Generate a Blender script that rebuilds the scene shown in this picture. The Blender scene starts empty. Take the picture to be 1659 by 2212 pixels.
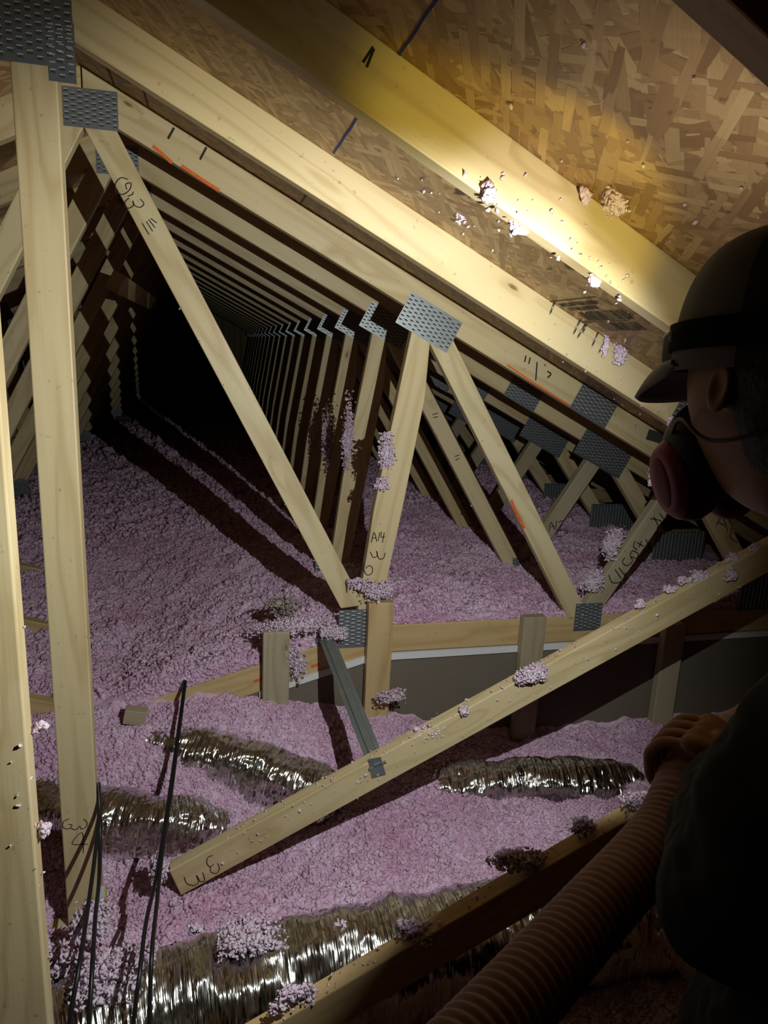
import bpy, bmesh, math, random
import numpy as np
from mathutils import Vector, Matrix

random.seed(7)
RNG = np.random.default_rng(11)
SC = bpy.context.scene
COL = SC.collection

# ------------------------------------------------------------------ camera
CAM_Z = 1.5
M3 = Matrix(((0.97201, 0.01052, -0.23472), (-0.23072, 0.23164, -0.94505), (0.04443, 0.97274, 0.22758)))
cd = bpy.data.cameras.new('camera')
cam = bpy.data.objects.new('camera', cd)
COL.objects.link(cam)
cam.matrix_world = Matrix.Translation((0, 0, CAM_Z)) @ M3.to_4x4()
cd.sensor_fit = 'VERTICAL'
cd.sensor_height = 36.0
cd.lens = 1534.0 / 2212.0 * 36.0
cd.clip_start = 0.01
SC.camera = cam

# ------------------------------------------------------------------ world, light, exposure
w = bpy.data.worlds.new('world')
SC.world = w
w.use_nodes = True
w.node_tree.nodes['Background'].inputs[0].default_value = (0, 0, 0, 1)
w.node_tree.nodes['Background'].inputs[1].default_value = 0.0
SC.view_settings.view_transform = 'Standard'
SC.view_settings.look = 'None'
SC.view_settings.gamma = 1.0
SC.view_settings.use_curve_mapping = False
SC.view_settings.exposure = 0.0
SC.cycles.max_bounces = 5
SC.cycles.diffuse_bounces = 3
SC.cycles.glossy_bounces = 3
SC.cycles.transmission_bounces = 1
SC.cycles.caustics_reflective = False
SC.cycles.caustics_refractive = False
SC.cycles.adaptive_threshold = 0.04

LAMP = Vector((0.424, 0.6175, 1.513))       # the headlamp's lens
AIM = Vector((-0.25, 0.92, -0.45)).normalized()
HOT = Vector((0.0, 0.42, 0.165)).normalized()


def spot(name, d, energy, size, blend, color, radius):
    ld = bpy.data.lights.new(name, 'SPOT')
    ld.energy = energy
    ld.spot_size = math.radians(size)
    ld.spot_blend = blend
    ld.color = color
    ld.shadow_soft_size = radius
    o = bpy.data.objects.new(name, ld)
    COL.objects.link(o)
    o.location = LAMP
    o.rotation_euler = d.to_track_quat('-Z', 'Y').to_euler()
    return o


spot('headlamp_flood', AIM, 54.0, 118, 0.55, (0.93, 1.0, 0.96), 0.0028)
spot('headlamp_fringe', AIM, 1.5, 150, 0.5, (1.0, 0.86, 0.30), 0.0028)
spot('headlamp_halo', HOT, 4.2, 66, 0.45, (1.0, 0.76, 0.04), 0.0028)
spot('headlamp_beam', HOT, 5.0, 34, 0.7, (0.80, 0.82, 1.0), 0.0028)
spot('headlamp_spill', Vector((0.55, 0.50, 0.68)), 1.9, 140, 1.0, (1.0, 0.95, 0.84), 0.0028)

# ------------------------------------------------------------------ helpers
FPX = 1534.0


def ray(px, py):
    return M3 @ Vector(((px - 829.5) / FPX, -(py - 1106.0) / FPX, -1.0))


def at(px, py, Y):
    r = ray(px, py)
    return r * (Y / r.y) + Vector((0, 0, CAM_Z))


def at_d(px, py, d):
    return ray(px, py) * d + Vector((0, 0, CAM_Z))


def at_z(px, py, Z):
    r = ray(px, py)
    return r * ((Z - CAM_Z) / r.z) + Vector((0, 0, CAM_Z))


def link(name, me, parent=None, loc=None):
    o = bpy.data.objects.new(name, me)
    COL.objects.link(o)
    if loc is not None:
        o.location = loc
    if parent is not None:
        o.parent = parent
    return o


def tag(o, label=None, cat=None, group=None, kind=None):
    if label:
        o['label'] = label
    if cat:
        o['category'] = cat
    if group:
        o['group'] = group
    if kind:
        o['kind'] = kind
    return o


def empty(name, loc, label, cat, group=None):
    o = bpy.data.objects.new(name, None)
    o.empty_display_size = 0.05
    COL.objects.link(o)
    o.location = loc
    return tag(o, label, cat, group)


def mesh_np(name, V, F, mats=(), smooth=True, uv=None, midx=None):
    """V (n,3), F (m,3|4) -> mesh"""
    me = bpy.data.meshes.new(name)
    V = np.asarray(V, np.float32)
    F = np.asarray(F, np.int32)
    k = F.shape[1]
    me.vertices.add(len(V))
    me.vertices.foreach_set('co', V.ravel())
    me.loops.add(F.size)
    me.loops.foreach_set('vertex_index', F.ravel())
    me.polygons.add(len(F))
    me.polygons.foreach_set('loop_start', np.arange(0, F.size, k, dtype=np.int32))
    try:
        me.polygons.foreach_set('loop_total', np.full(len(F), k, np.int32))
    except Exception:
        pass
    for m in mats:
        me.materials.append(m)
    if midx is not None:
        me.polygons.foreach_set('material_index', np.asarray(midx, np.int32))
    me.polygons.foreach_set('use_smooth', np.full(len(F), smooth))
    if uv is not None:
        l = me.uv_layers.new(name='UVMap')
        l.data.foreach_set('uv', np.asarray(uv, np.float32)[F.ravel()].ravel())
    me.update(calc_edges=True)
    me.validate()
    return me


def mesh_bm(name, bm, mats=(), smooth=False):
    me = bpy.data.meshes.new(name)
    bm.normal_update()
    bm.to_mesh(me)
    bm.free()
    for m in mats:
        me.materials.append(m)
    if smooth:
        me.polygons.foreach_set('use_smooth', np.full(len(me.polygons), True))
    return me


def bake(o):
    """apply all modifiers of o"""
    dg = bpy.context.evaluated_depsgraph_get()
    me = bpy.data.meshes.new_from_object(o.evaluated_get(dg), depsgraph=dg)
    o.modifiers.clear()
    o.data = me
    return o


# ---- numpy value noise
_T = RNG.random((64, 64, 64)).astype(np.float32)


def vnoise(P):
    P = np.asarray(P, np.float32)
    i = np.floor(P).astype(int)
    f = P - i
    f = f * f * (3 - 2 * f)
    i0 = i & 63
    i1 = (i + 1) & 63
    x0, y0, z0 = i0[:, 0], i0[:, 1], i0[:, 2]
    x1, y1, z1 = i1[:, 0], i1[:, 1], i1[:, 2]
    fx, fy, fz = f[:, 0], f[:, 1], f[:, 2]
    a = _T[x0, y0, z0] * (1 - fx) + _T[x1, y0, z0] * fx
    b = _T[x0, y1, z0] * (1 - fx) + _T[x1, y1, z0] * fx
    c = _T[x0, y0, z1] * (1 - fx) + _T[x1, y0, z1] * fx
    d = _T[x0, y1, z1] * (1 - fx) + _T[x1, y1, z1] * fx
    a = a * (1 - fy) + b * fy
    c = c * (1 - fy) + d * fy
    return a * (1 - fz) + c * fz - 0.5


def fbm(P, oct=4):
    P = np.asarray(P, np.float32)
    s = np.zeros(len(P), np.float32)
    a = 1.0
    for k in range(oct):
        s += a * vnoise(P * (2.03 ** k) + 13.7 * k)
        a *= 0.5
    return s


# ------------------------------------------------------------------ materials
def newmat(name):
    m = bpy.data.materials.new(name)
    m.use_nodes = True
    nt = m.node_tree
    b = nt.nodes['Principled BSDF']
    return m, nt, b


class NB:
    """small node builder"""
    def __init__(s, nt):
        s.nt = nt

    def n(s, t, **kw):
        o = s.nt.nodes.new(t)
        for k, v in kw.items():
            if k in o.inputs:
                s.set(o.inputs[k], v)
            else:
                setattr(o, k, v)
        return o

    def set(s, inp, v):
        if hasattr(v, 'is_linked') or isinstance(v, bpy.types.NodeSocket):
            s.nt.links.new(v, inp)
        else:
            inp.default_value = v

    def math(s, op, a, b=0.0, c=None, clamp=False):
        o = s.nt.nodes.new('ShaderNodeMath')
        o.operation = op
        o.use_clamp = clamp
        s.set(o.inputs[0], a)
        s.set(o.inputs[1], b)
        if c is not None:
            s.set(o.inputs[2], c)
        return o.outputs[0]

    def vmath(s, op, a, b=(0, 0, 0)):
        o = s.nt.nodes.new('ShaderNodeVectorMath')
        o.operation = op
        s.set(o.inputs[0], a)
        s.set(o.inputs[1], b)
        return o.outputs[0]

    def mix(s, f, a, b, blend='MIX'):
        o = s.nt.nodes.new('ShaderNodeMix')
        o.data_type = 'RGBA'
        o.blend_type = blend
        s.set(o.inputs[0], f)
        s.set(o.inputs[6], a)
        s.set(o.inputs[7], b)
        return o.outputs[2]

    def ramp(s, f, stops):
        o = s.nt.nodes.new('ShaderNodeValToRGB')
        cr = o.color_ramp
        while len(cr.elements) < len(stops):
            cr.elements.new(0.5)
        for e, (p, c) in zip(cr.elements, stops):
            e.position = p
            e.color = c if len(c) == 4 else (*c, 1)
        s.set(o.inputs[0], f)
        return o.outputs[0]

    def noise(s, vec, scale=5, detail=3, rough=0.5, dist=0.0):
        o = s.n('ShaderNodeTexNoise')
        s.set(o.inputs['Vector'], vec)
        o.inputs['Scale'].default_value = scale
        o.inputs['Detail'].default_value = detail
        o.inputs['Roughness'].default_value = rough
        o.inputs['Distortion'].default_value = dist
        return o

    def mapping(s, vec, scale=(1, 1, 1), rot=(0, 0, 0), loc=(0, 0, 0)):
        o = s.n('ShaderNodeMapping')
        s.set(o.inputs['Vector'], vec)
        o.inputs['Scale'].default_value = scale
        o.inputs['Rotation'].default_value = rot
        if isinstance(loc, tuple):
            o.inputs['Location'].default_value = loc
        else:
            s.set(o.inputs['Location'], loc)
        return o.outputs[0]

    def bump(s, h, strength, dist, normal=None):
        o = s.n('ShaderNodeBump')
        o.inputs['Strength'].default_value = strength
        o.inputs['Distance'].default_value = dist
        s.set(o.inputs['Height'], h)
        if normal is not None:
            s.set(o.inputs['Normal'], normal)
        return o.outputs[0]


def mat_wood(name, light, dark, knot=(0.16, 0.075, 0.025), rough=0.42, grey=0.0):
    m, nt, b = newmat(name)
    N = NB(nt)
    tc = N.n('ShaderNodeTexCoord').outputs['Object']
    oi = N.n('ShaderNodeObjectInfo').outputs['Random']
    off = N.n('ShaderNodeCombineXYZ')
    N.set(off.inputs[0], N.math('MULTIPLY', oi, 37.0))
    N.set(off.inputs[1], N.math('MULTIPLY', oi, 11.0))
    N.set(off.inputs[2], N.math('MULTIPLY', oi, 23.0))
    p = N.vmath('ADD', tc, off.outputs[0])
    # knots
    vor = N.n('ShaderNodeTexVoronoi', feature='F1')
    N.set(vor.inputs['Vector'], N.mapping(p, (4.6, 0.7, 13)))
    vor.inputs['Scale'].default_value = 1.0
    vor.inputs['Randomness'].default_value = 1.0
    kd = vor.outputs['Distance']
    sep = N.n('ShaderNodeSeparateColor')
    N.set(sep.inputs[0], vor.outputs['Color'])
    has = N.math('GREATER_THAN', sep.outputs[0], 0.52)
    kn = N.math('MULTIPLY', N.ramp(kd, [(0.045, (1, 1, 1)), (0.085, (0, 0, 0))]), has)
    halo = N.math('MULTIPLY', N.ramp(kd, [(0.06, (1, 1, 1)), (0.36, (0, 0, 0))]), has)
    # grain: long stretched rings, bent round the knots
    n1 = N.noise(N.mapping(p, (0.9, 9, 9)), 1.0, 2.0, 0.45, 0.3).outputs[0]
    g = N.math('ADD', N.math('MULTIPLY', n1, 46.0), N.math('MULTIPLY', halo, 5.0))
    ring = N.math('MULTIPLY_ADD', N.math('SINE', g), 0.5, 0.5)
    ring = N.math('POWER', ring, 2.2)
    fib = N.noise(N.mapping(p, (6, 190, 190)), 1.0, 3.0, 0.6).outputs[0]
    tone = N.noise(N.mapping(p, (0.7, 5, 5)), 1.0, 3.0, 0.5).outputs[0]
    f = N.math('ADD', N.math('MULTIPLY', ring, 0.50), N.math('MULTIPLY', fib, 0.42))
    f = N.math('ADD', f, N.math('MULTIPLY', N.math('SUBTRACT', tone, 0.56), 1.5), clamp=True)
    f = N.math('ADD', f, N.math('MULTIPLY', halo, 0.22), clamp=True)
    c = N.mix(f, (*light, 1), (*dark, 1))
    # board to board tint
    c = N.mix(N.math('MULTIPLY', oi, 0.35), c, (light[0] * 0.93, light[1] * 0.80, light[2] * 0.62, 1))
    c = N.mix(N.math('MULTIPLY', kn, 0.85), c, (*knot, 1))
    # dirt specks
    sp = N.noise(p, 70, 2.0, 0.5).outputs[0]
    c = N.mix(N.math('MULTIPLY', N.ramp(sp, [(0.68, (0, 0, 0)), (0.76, (1, 1, 1))]), 0.35), c, (0.12, 0.08, 0.05, 1))
    if grey:
        c = N.mix(grey, c, (0.30, 0.29, 0.27, 1))
    nt.links.new(c, b.inputs['Base Color'])
    r = N.math('MULTIPLY_ADD', fib, 0.25, rough - 0.08)
    nt.links.new(r, b.inputs['Roughness'])
    b.inputs['Specular IOR Level'].default_value = 0.45
    h = N.math('ADD', N.math('MULTIPLY', fib, 0.6), N.math('MULTIPLY', ring, 0.5))
    nt.links.new(N.bump(h, 0.30, 0.0012), b.inputs['Normal'])
    return m


def mat_osb():
    m, nt, b = newmat('oriented_strand_board')
    N = NB(nt)
    tc = N.n('ShaderNodeTexCoord').outputs['Object']
    wob = N.noise(tc, 6, 2).outputs['Color']
    p = N.vmath('ADD', tc, N.vmath('MULTIPLY', N.vmath('SUBTRACT', wob, (0.5, 0.5, 0.5)), (0.008, 0.008, 0.0)))
    col = None
    hgt = None
    specs = [(0.35, 11, 52, 0.0), (1.25, 9, 46, 3.1), (-0.5, 12, 60, 7.7), (2.3, 10, 50, 5.2), (0.9, 14, 66, 9.4), (-1.1, 9, 70, 1.3)]
    for k, (a, sx, sy, o) in enumerate(specs):
        v = N.n('ShaderNodeTexVoronoi', feature='F1', distance='CHEBYCHEV')
        q = N.mapping(p, (1, 1, 0), (0, 0, a), (o, o * 0.7, 0))
        q = N.mapping(q, (sx, sy, 1))
        N.set(v.inputs['Vector'], q)
        v.inputs['Scale'].default_value = 1.0
        sp = N.n('ShaderNodeSeparateColor')
        N.set(sp.inputs[0], v.outputs['Color'])
        fib = N.noise(N.mapping(q, (1.2, 9, 1)), 1.0, 3, 0.6).outputs[0]
        t = N.math('ADD', N.math('MULTIPLY', sp.outputs[0], 0.75), N.math('MULTIPLY', fib, 0.4))
        cc = N.ramp(t, [(0.12, (0.21, 0.115, 0.048)), (0.40, (0.31, 0.18, 0.078)), (0.65, (0.40, 0.25, 0.115)), (0.98, (0.55, 0.38, 0.19))])
        edge = N.ramp(v.outputs['Distance'], [(0.44, (1, 1, 1)), (0.47, (0, 0, 0))])
        hh = N.math('ADD', sp.outputs[2], N.math('MULTIPLY', fib, 0.25))
        if col is None:
            col, hgt = cc, hh
        else:
            msk = N.math('MULTIPLY', N.math('GREATER_THAN', sp.outputs[1], 0.50), edge)
            col = N.mix(msk, col, cc)
            mm = N.n('ShaderNodeMix')
            N.set(mm.inputs[0], msk)
            N.set(mm.inputs[2], hgt)
            N.set(mm.inputs[3], N.math('ADD', hh, 0.15 * k))
            hgt = mm.outputs[0]
    dk = N.noise(tc, 38, 2, 0.5).outputs[0]
    col = N.mix(N.math('MULTIPLY', N.ramp(dk, [(0.66, (0, 0, 0)), (0.74, (1, 1, 1))]), 0.7), col, (0.05, 0.026, 0.014, 1))
    nt.links.new(col, b.inputs['Base Color'])
    b.inputs['Roughness'].default_value = 0.48
    b.inputs['Specular IOR Level'].default_value = 0.4
    nt.links.new(N.bump(hgt, 0.55, 0.0028), b.inputs['Normal'])
    return m


def mat_plain(name, col, rough=0.6, metal=0.0, spec=0.4, var=0.0, scale=20, bump=0.0, bscale=60, bdist=0.001):
    m, nt, b = newmat(name)
    N = NB(nt)
    tc = N.n('ShaderNodeTexCoord').outputs['Object']
    n = N.noise(tc, scale, 4, 0.55).outputs[0]
    c = N.mix(N.math('MULTIPLY', n, 1.0), tuple(x * (1 - var) for x in col) + (1,), tuple(min(1, x * (1 + var)) for x in col) + (1,))
    nt.links.new(c, b.inputs['Base Color'])
    b.inputs['Roughness'].default_value = rough
    b.inputs['Metallic'].default_value = metal
    b.inputs['Specular IOR Level'].default_value = spec
    if bump:
        n2 = N.noise(tc, bscale, 4, 0.6).outputs[0]
        nt.links.new(N.bump(n2, bump, bdist), b.inputs['Normal'])
    return m


def mat_fluff(name, deep, pale, scale=55):
    m, nt, b = newmat(name)
    N = NB(nt)
    tc = N.n('ShaderNodeTexCoord').outputs['Object']
    a = N.noise(tc, scale, 4, 0.65).outputs[0]
    c2 = N.noise(tc, 5.0, 3, 0.5).outputs[0]
    f = N.math('ADD', N.math('MULTIPLY', a, 0.8), N.math('MULTIPLY', c2, 0.5))
    c = N.ramp(f, [(0.42, deep), (0.62, tuple((x + y) / 2 for x, y in zip(deep, pale))), (0.80, pale)])
    nt.links.new(c, b.inputs['Base Color'])
    b.inputs['Roughness'].default_value = 0.9
    b.inputs['Specular IOR Level'].default_value = 0.1
    h = N.noise(tc, 240, 3, 0.7).outputs[0]
    nt.links.new(N.bump(h, 0.9, 0.004), b.inputs['Normal'])
    return m


def mat_foil(name, tint, rough=0.20):
    m, nt, b = newmat(name)
    N = NB(nt)
    uv = N.n('ShaderNodeTexCoord').outputs['UV']
    st = N.noise(N.mapping(uv, (95, 3.0, 1)), 1.0, 3, 0.5, 0.8).outputs[0]
    cr = N.n('ShaderNodeTexVoronoi', feature='F1')
    N.set(cr.inputs['Vector'], N.mapping(uv, (34, 7, 1), (0, 0, 0.35)))
    cr.inputs['Scale'].default_value = 1.0
    big = N.noise(N.mapping(uv, (22, 3, 1)), 1.0, 3, 0.5).outputs[0]
    h = N.math('ADD', N.math('MULTIPLY', st, 0.55), N.math('MULTIPLY', cr.outputs['Distance'], 0.5))
    h = N.math('ADD', h, N.math('MULTIPLY', big, 0.5))
    nt.links.new(N.bump(h, 1.0, 0.014), b.inputs['Normal'])
    c = N.ramp(big, [(0.3, tuple(x * 0.75 for x in tint)), (0.7, tint)])
    nt.links.new(c, b.inputs['Base Color'])
    b.inputs['Metallic'].default_value = 1.0
    nt.links.new(N.math('MULTIPLY_ADD', st, 0.20, rough - 0.08), b.inputs['Roughness'])
    return m


WOOD = mat_wood('spruce_lumber', (0.70, 0.575, 0.355), (0.46, 0.325, 0.155))
WOOD_B = mat_wood('weathered_lumber', (0.52, 0.43, 0.28), (0.36, 0.27, 0.15), grey=0.25, rough=0.55)
WOOD_O = mat_wood('honey_lumber', (0.66, 0.49, 0.27), (0.43, 0.27, 0.11))
OSB = mat_osb()
PINK = mat_fluff('pink_glass_wool', (0.68, 0.35, 0.55), (0.94, 0.72, 0.91))
PALE = mat_fluff('pale_pink_glass_wool', (0.78, 0.52, 0.70), (0.94, 0.82, 0.94))
DUSTY = mat_fluff('dusty_old_wool', (0.30, 0.23, 0.20), (0.55, 0.45, 0.42))
FOIL = mat_foil('silver_foil', (0.84, 0.82, 0.79), 0.17)
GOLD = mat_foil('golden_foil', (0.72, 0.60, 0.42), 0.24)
ZINC = mat_plain('galvanised_steel', (0.30, 0.325, 0.36), 0.42, 0.75, var=0.25, scale=45, bump=0.12)
SLOT = mat_plain('punched_slot', (0.05, 0.05, 0.05), 0.7)
TOOTH = mat_plain('steel_tooth', (0.78, 0.80, 0.82), 0.3, 0.4, var=0.1)
INK = mat_plain('marker_ink', (0.025, 0.022, 0.02), 0.7)
BLUE = mat_plain('blue_chalk', (0.025, 0.04, 0.16), 0.9, var=0.5, scale=160)
ORANGE = mat_plain('orange_spray_paint', (0.75, 0.15, 0.03), 0.7, var=0.3, scale=120)
BLACKP = mat_plain('black_plastic', (0.012, 0.012, 0.013), 0.38)
GYPS = mat_plain('drywall_paper', (0.185, 0.152, 0.118), 0.85, var=0.12, scale=9, bump=0.1)
WHITE = mat_plain('white_tape_edge', (0.80, 0.80, 0.82), 0.6, var=0.08, scale=60)
YELLOW = mat_plain('yellow_print', (0.75, 0.52, 0.06), 0.6)
NAIL = mat_plain('bright_nail', (0.30, 0.29, 0.28), 0.4, 1.0)
SKIN = mat_plain('brown_skin', (0.30, 0.155, 0.085), 0.5, var=0.18, scale=40, bump=0.15, bscale=220)
HAIR = mat_plain('black_hair', (0.010, 0.008, 0.007), 0.6, bump=0.8, bscale=180, bdist=0.004)
JACKET = mat_plain('black_fleece', (0.012, 0.013, 0.015), 0.9, var=0.3, scale=60, bump=0.4, bscale=300)
DENIM = mat_plain('dark_trousers', (0.012, 0.013, 0.018), 0.9, var=0.3, scale=80)
BOOT = mat_plain('boot_leather', (0.03, 0.02, 0.014), 0.6, var=0.3)
CAPG = mat_plain('grey_cap_cloth', (0.16, 0.15, 0.145), 0.85, var=0.15, scale=40, bump=0.3, bscale=500)
CAPM = mat_plain('dark_cap_mesh', (0.05, 0.048, 0.047), 0.9, bump=0.9, bscale=900, bdist=0.002)
VISOR = mat_plain('cap_visor_cloth', (0.26, 0.25, 0.24), 0.7, var=0.1, bump=0.2, bscale=400)
BANDM = mat_plain('black_elastic', (0.008, 0.008, 0.009), 0.95, spec=0.08)
LENS = mat_plain('headlamp_lens', (0.55, 0.60, 0.65), 0.10, 0.0, 0.8)
REDP = mat_plain('dark_red_plastic', (0.12, 0.015, 0.022), 0.4)
MAGENTA = mat_plain('magenta_filter', (0.56, 0.21, 0.36), 0.55, var=0.1, scale=30)
MAGENTA_D = mat_plain('maroon_filter_cover', (0.22, 0.04, 0.085), 0.5)
MASK = mat_plain('dark_rubber', (0.02, 0.018, 0.02), 0.5)
GREYTXT = mat_plain('grey_print', (0.22, 0.21, 0.20), 0.7)
HOSEM = mat_plain('dusty_pink_hose', (0.40, 0.25, 0.25), 0.5, var=0.18, scale=25, bump=0.1)

# ------------------------------------------------------------------ lumber


def board_pts(name, pts, yf, th, mat, parent, axis=None, bevel=0.0022):
    """polygon pts [(x,z)..] in a truss plane, extruded th away from the viewer; local x runs along the board"""
    pts = [Vector((p[0], 0, p[1])) for p in pts]
    if axis is None:
        best = max(range(len(pts)), key=lambda i: (pts[i] - pts[i - 1]).length)
        axis = pts[best] - pts[best - 1]
    ax = Vector((axis[0], 0, axis[2])).normalized()
    ang = math.atan2(ax.z, ax.x)
    c = sum(pts, Vector()) / len(pts)
    R = Matrix.Rotation(-ang, 4, 'Y')
    Ri = R.inverted()
    bm = bmesh.new()
    lo = [Ri @ (p - c) for p in pts]
    f = [bm.verts.new((q.x, 0, q.z)) for q in lo]
    g = [bm.verts.new((q.x, th, q.z)) for q in lo]
    n = len(f)
    bm.faces.new(f)
    bm.faces.new(g[::-1])
    for i in range(n):
        j = (i + 1) % n
        bm.faces.new((f[j], f[i], g[i], g[j]))
    bmesh.ops.recalc_face_normals(bm, faces=bm.faces)
    if bevel:
        bmesh.ops.bevel(bm, geom=bm.edges[:], offset=bevel, segments=2, affect='EDGES', profile=0.5)
    me = mesh_bm(name, bm, (mat,))
    base = parent.location if parent else Vector()
    o = link(name, me, parent, Vector((c.x, yf, c.z)) - base)
    o.rotation_euler = (0, -ang, 0)
    return o


def board(name, a, b, wd, yf, th, mat, parent, cut_a=None, cut_b=None, bevel=0.0022):
    """straight board from a to b (x,z), width wd; cut_* are end-cut directions (x,z)"""
    a = Vector((a[0], 0, a[1]))
    b = Vector((b[0], 0, b[1]))
    d = (b - a).normalized()
    n = Vector((-d.z, 0, d.x)) * (wd / 2)

    def end(p, cut):
        if cut is None:
            return p + n, p - n
        c = Vector((cut[0], 0, cut[1])).normalized()
        t = (wd / 2) / (c.dot(n.normalized()))
        return p + c * t, p - c * t
    a1, a2 = end(a, cut_a)
    b1, b2 = end(b, cut_b)
    return board_pts(name, [(q.x, q.z) for q in (a1, b1, b2, a2)], yf, th, mat, parent, axis=d, bevel=bevel)


def plate(name, c, ang, lx, lz, yf, parent, vertical=False, ny=None, nx=None):
    """toothed steel connector plate lying on the face y = yf, slots in its own mesh"""
    V = []
    F = []
    MI = []

    def bx(x0, x1, y0, y1, z0, z1, mi):
        i = len(V)
        V.extend([(x0, y0, z0), (x1, y0, z0), (x1, y1, z0), (x0, y1, z0), (x0, y0, z1), (x1, y0, z1), (x1, y1, z1), (x0, y1, z1)])
        for q in ((0, 1, 5, 4), (1, 2, 6, 5), (2, 3, 7, 6), (3, 0, 4, 7), (4, 5, 6, 7), (3, 2, 1, 0)):
            F.append([i + k for k in q])
            MI.append(mi)
    t = 0.0014
    bx(-lx / 2, lx / 2, -t, 0.0006, -lz / 2, lz / 2, 0)
    nx = nx or max(3, int(lx / 0.0165))
    ny = ny or max(3, int(lz / 0.0125))
    sx, sz = lx / nx, lz / ny
    for i in range(nx):
        for j in range(ny):
            x = -lx / 2 + (i + 0.5) * sx
            z = -lz / 2 + (j + 0.5) * sz + (0.22 * sz if i % 2 else -0.22 * sz)
            if abs(z) > lz / 2 - 0.004:
                continue
            if vertical:
                a, c2 = sx * 0.16, sz * 0.36
            else:
                a, c2 = sx * 0.30, sz * 0.17
            bx(x - a, x + a, -t - 0.0003, -t + 0.0002, z - c2, z + c2, 1)
            if vertical:
                bx(x - a - 0.0014, x - a, -t - 0.0020, -t, z - c2, z + c2, 2)
            else:
                bx(x - a, x + a, -t - 0.0024, -t, z + c2, z + c2 + 0.0017, 2)
    me = mesh_np(name, V, F, (ZINC, SLOT, TOOTH), smooth=False, midx=MI)
    base = parent.location if parent else Vector()
    o = link(name, me, parent, Vector((c[0], yf, c[1])) - base)
    o.rotation_euler = (0, -ang, 0)
    return o


def strokes(name, lines, Y, parent, wpx=2.2, mat=None, off=0.0009, label=None):
    """pen strokes written on the face y = Y (given where they stand on the photographed face)"""
    V = []
    F = []
    for ln in lines:
        P = [at(px, py, Y) for px, py in ln]
        # smooth the polyline
        if len(P) > 2:
            Q = []
            for i in range(len(P) - 1):
                p0, p1, p2, p3 = P[max(0, i - 1)], P[i], P[i + 1], P[min(len(P) - 1, i + 2)]
                for k in range(5):
                    t = k / 5
                    Q.append(0.5 * ((2 * p1) + (p2 - p0) * t + (2 * p0 - 5 * p1 + 4 * p2 - p3) * t * t + (3 * p1 - p0 - 3 * p2 + p3) * t ** 3))
            Q.append(P[-1])
            P = Q
        hw = wpx / 2 * Y / FPX
        s = len(V)
        for i, p in enumerate(P):
            d = (P[min(i + 1, len(P) - 1)] - P[max(i - 1, 0)]).normalized()
            n = Vector((-d.z, 0, d.x)) * hw
            V.append((p.x + n.x, Y - off, p.z + n.z))
            V.append((p.x - n.x, Y - off, p.z - n.z))
        for i in range(len(P) - 1):
            F.append((s + 2 * i, s + 2 * i + 1, s + 2 * i + 3, s + 2 * i + 2))
    V = np.array(V)
    c = V.mean(0)
    me = mesh_np(name, V - c, F, (mat or INK,), smooth=False)
    o = link(name, me)
    o.location = Vector(c)
    if parent is not None:
        o.parent = parent
        bpy.context.view_layer.update()
        o.matrix_parent_inverse = parent.matrix_world.inverted()
    if label:
        o['label'] = label
    return o


S = 0.55
Y0, Y1, Y2 = 1.02, 1.57, 2.12
RX = -0.31                       # ridge
TOP = 1.9976                     # top edge of a right chord at x = 0
RZ = TOP - 0.5 * RX
TH = 0.037
CW = 0.087
CUTV = (0, 1)


def chords(t, y, x1=2.75, xl=-2.6, name='top_chord'):
    h = CW * math.sqrt(1.25) / 2

    def top(x):
        return RZ - 0.5 * abs(x - RX)
    r = board(name, (RX + 0.002, top(RX) - h), (x1, top(x1) - h), CW, y, TH, WOOD, t, CUTV, CUTV)
    l = board(name, (xl, top(xl) - h), (RX - 0.002, top(RX) - h), CW, y, TH, WOOD, t, CUTV, CUTV)
    return r, l


def mirror(p):
    return (2 * RX - p[0], p[1])


A_SL = math.atan(0.5)

# ------------------------------------------------------------------ setting: roof deck, floor, walls
def deck(name, x0, x1, side):
    n = 2
    sl = -0.5 if side > 0 else 0.5
    L = (x1 - x0) * math.sqrt(1.25)
    bm = bmesh.new()
    bmesh.ops.create_cube(bm, size=1.0)
    for v in bm.verts:
        v.co = Vector((v.co.x * L, v.co.y * 13.4, v.co.z * 0.012 + 0.0065))
    me = mesh_bm(name, bm, (OSB,))
    zc = RZ - 0.5 * abs((x0 + x1) / 2 - RX)
    o = link(name, me, None, ((x0 + x1) / 2, 5.9, zc))
    o.rotation_euler = (0, math.atan(0.5) if side > 0 else -math.atan(0.5), 0)
    return tag(o, kind='structure', label='OSB roof deck over the right slope' if side > 0 else 'OSB roof deck over the left slope')


ceil_r = deck('ceiling', RX, 3.1, 1)
ceil_l = deck('ceiling_left', -3.1, RX, -1)


def deck_ribbon(name, pts, wd, mat, lift=0.0012):
    V = []
    F = []
    for i, (x, y) in enumerate(pts):
        x2, y2 = pts[min(i + 1, len(pts) - 1)]
        x1, y1 = pts[max(i - 1, 0)]
        d = Vector((x2 - x1, y2 - y1)).normalized()
        nx, ny = -d.y * wd / 2, d.x * wd / 2
        for s in (1, -1):
            xx, yy = x + s * nx, y + s * ny
            V.append((xx, yy, TOP - 0.5 * xx - lift))
        if i:
            k = 2 * i
            F.append((k - 2, k - 1, k + 1, k))
    return V, F


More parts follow.
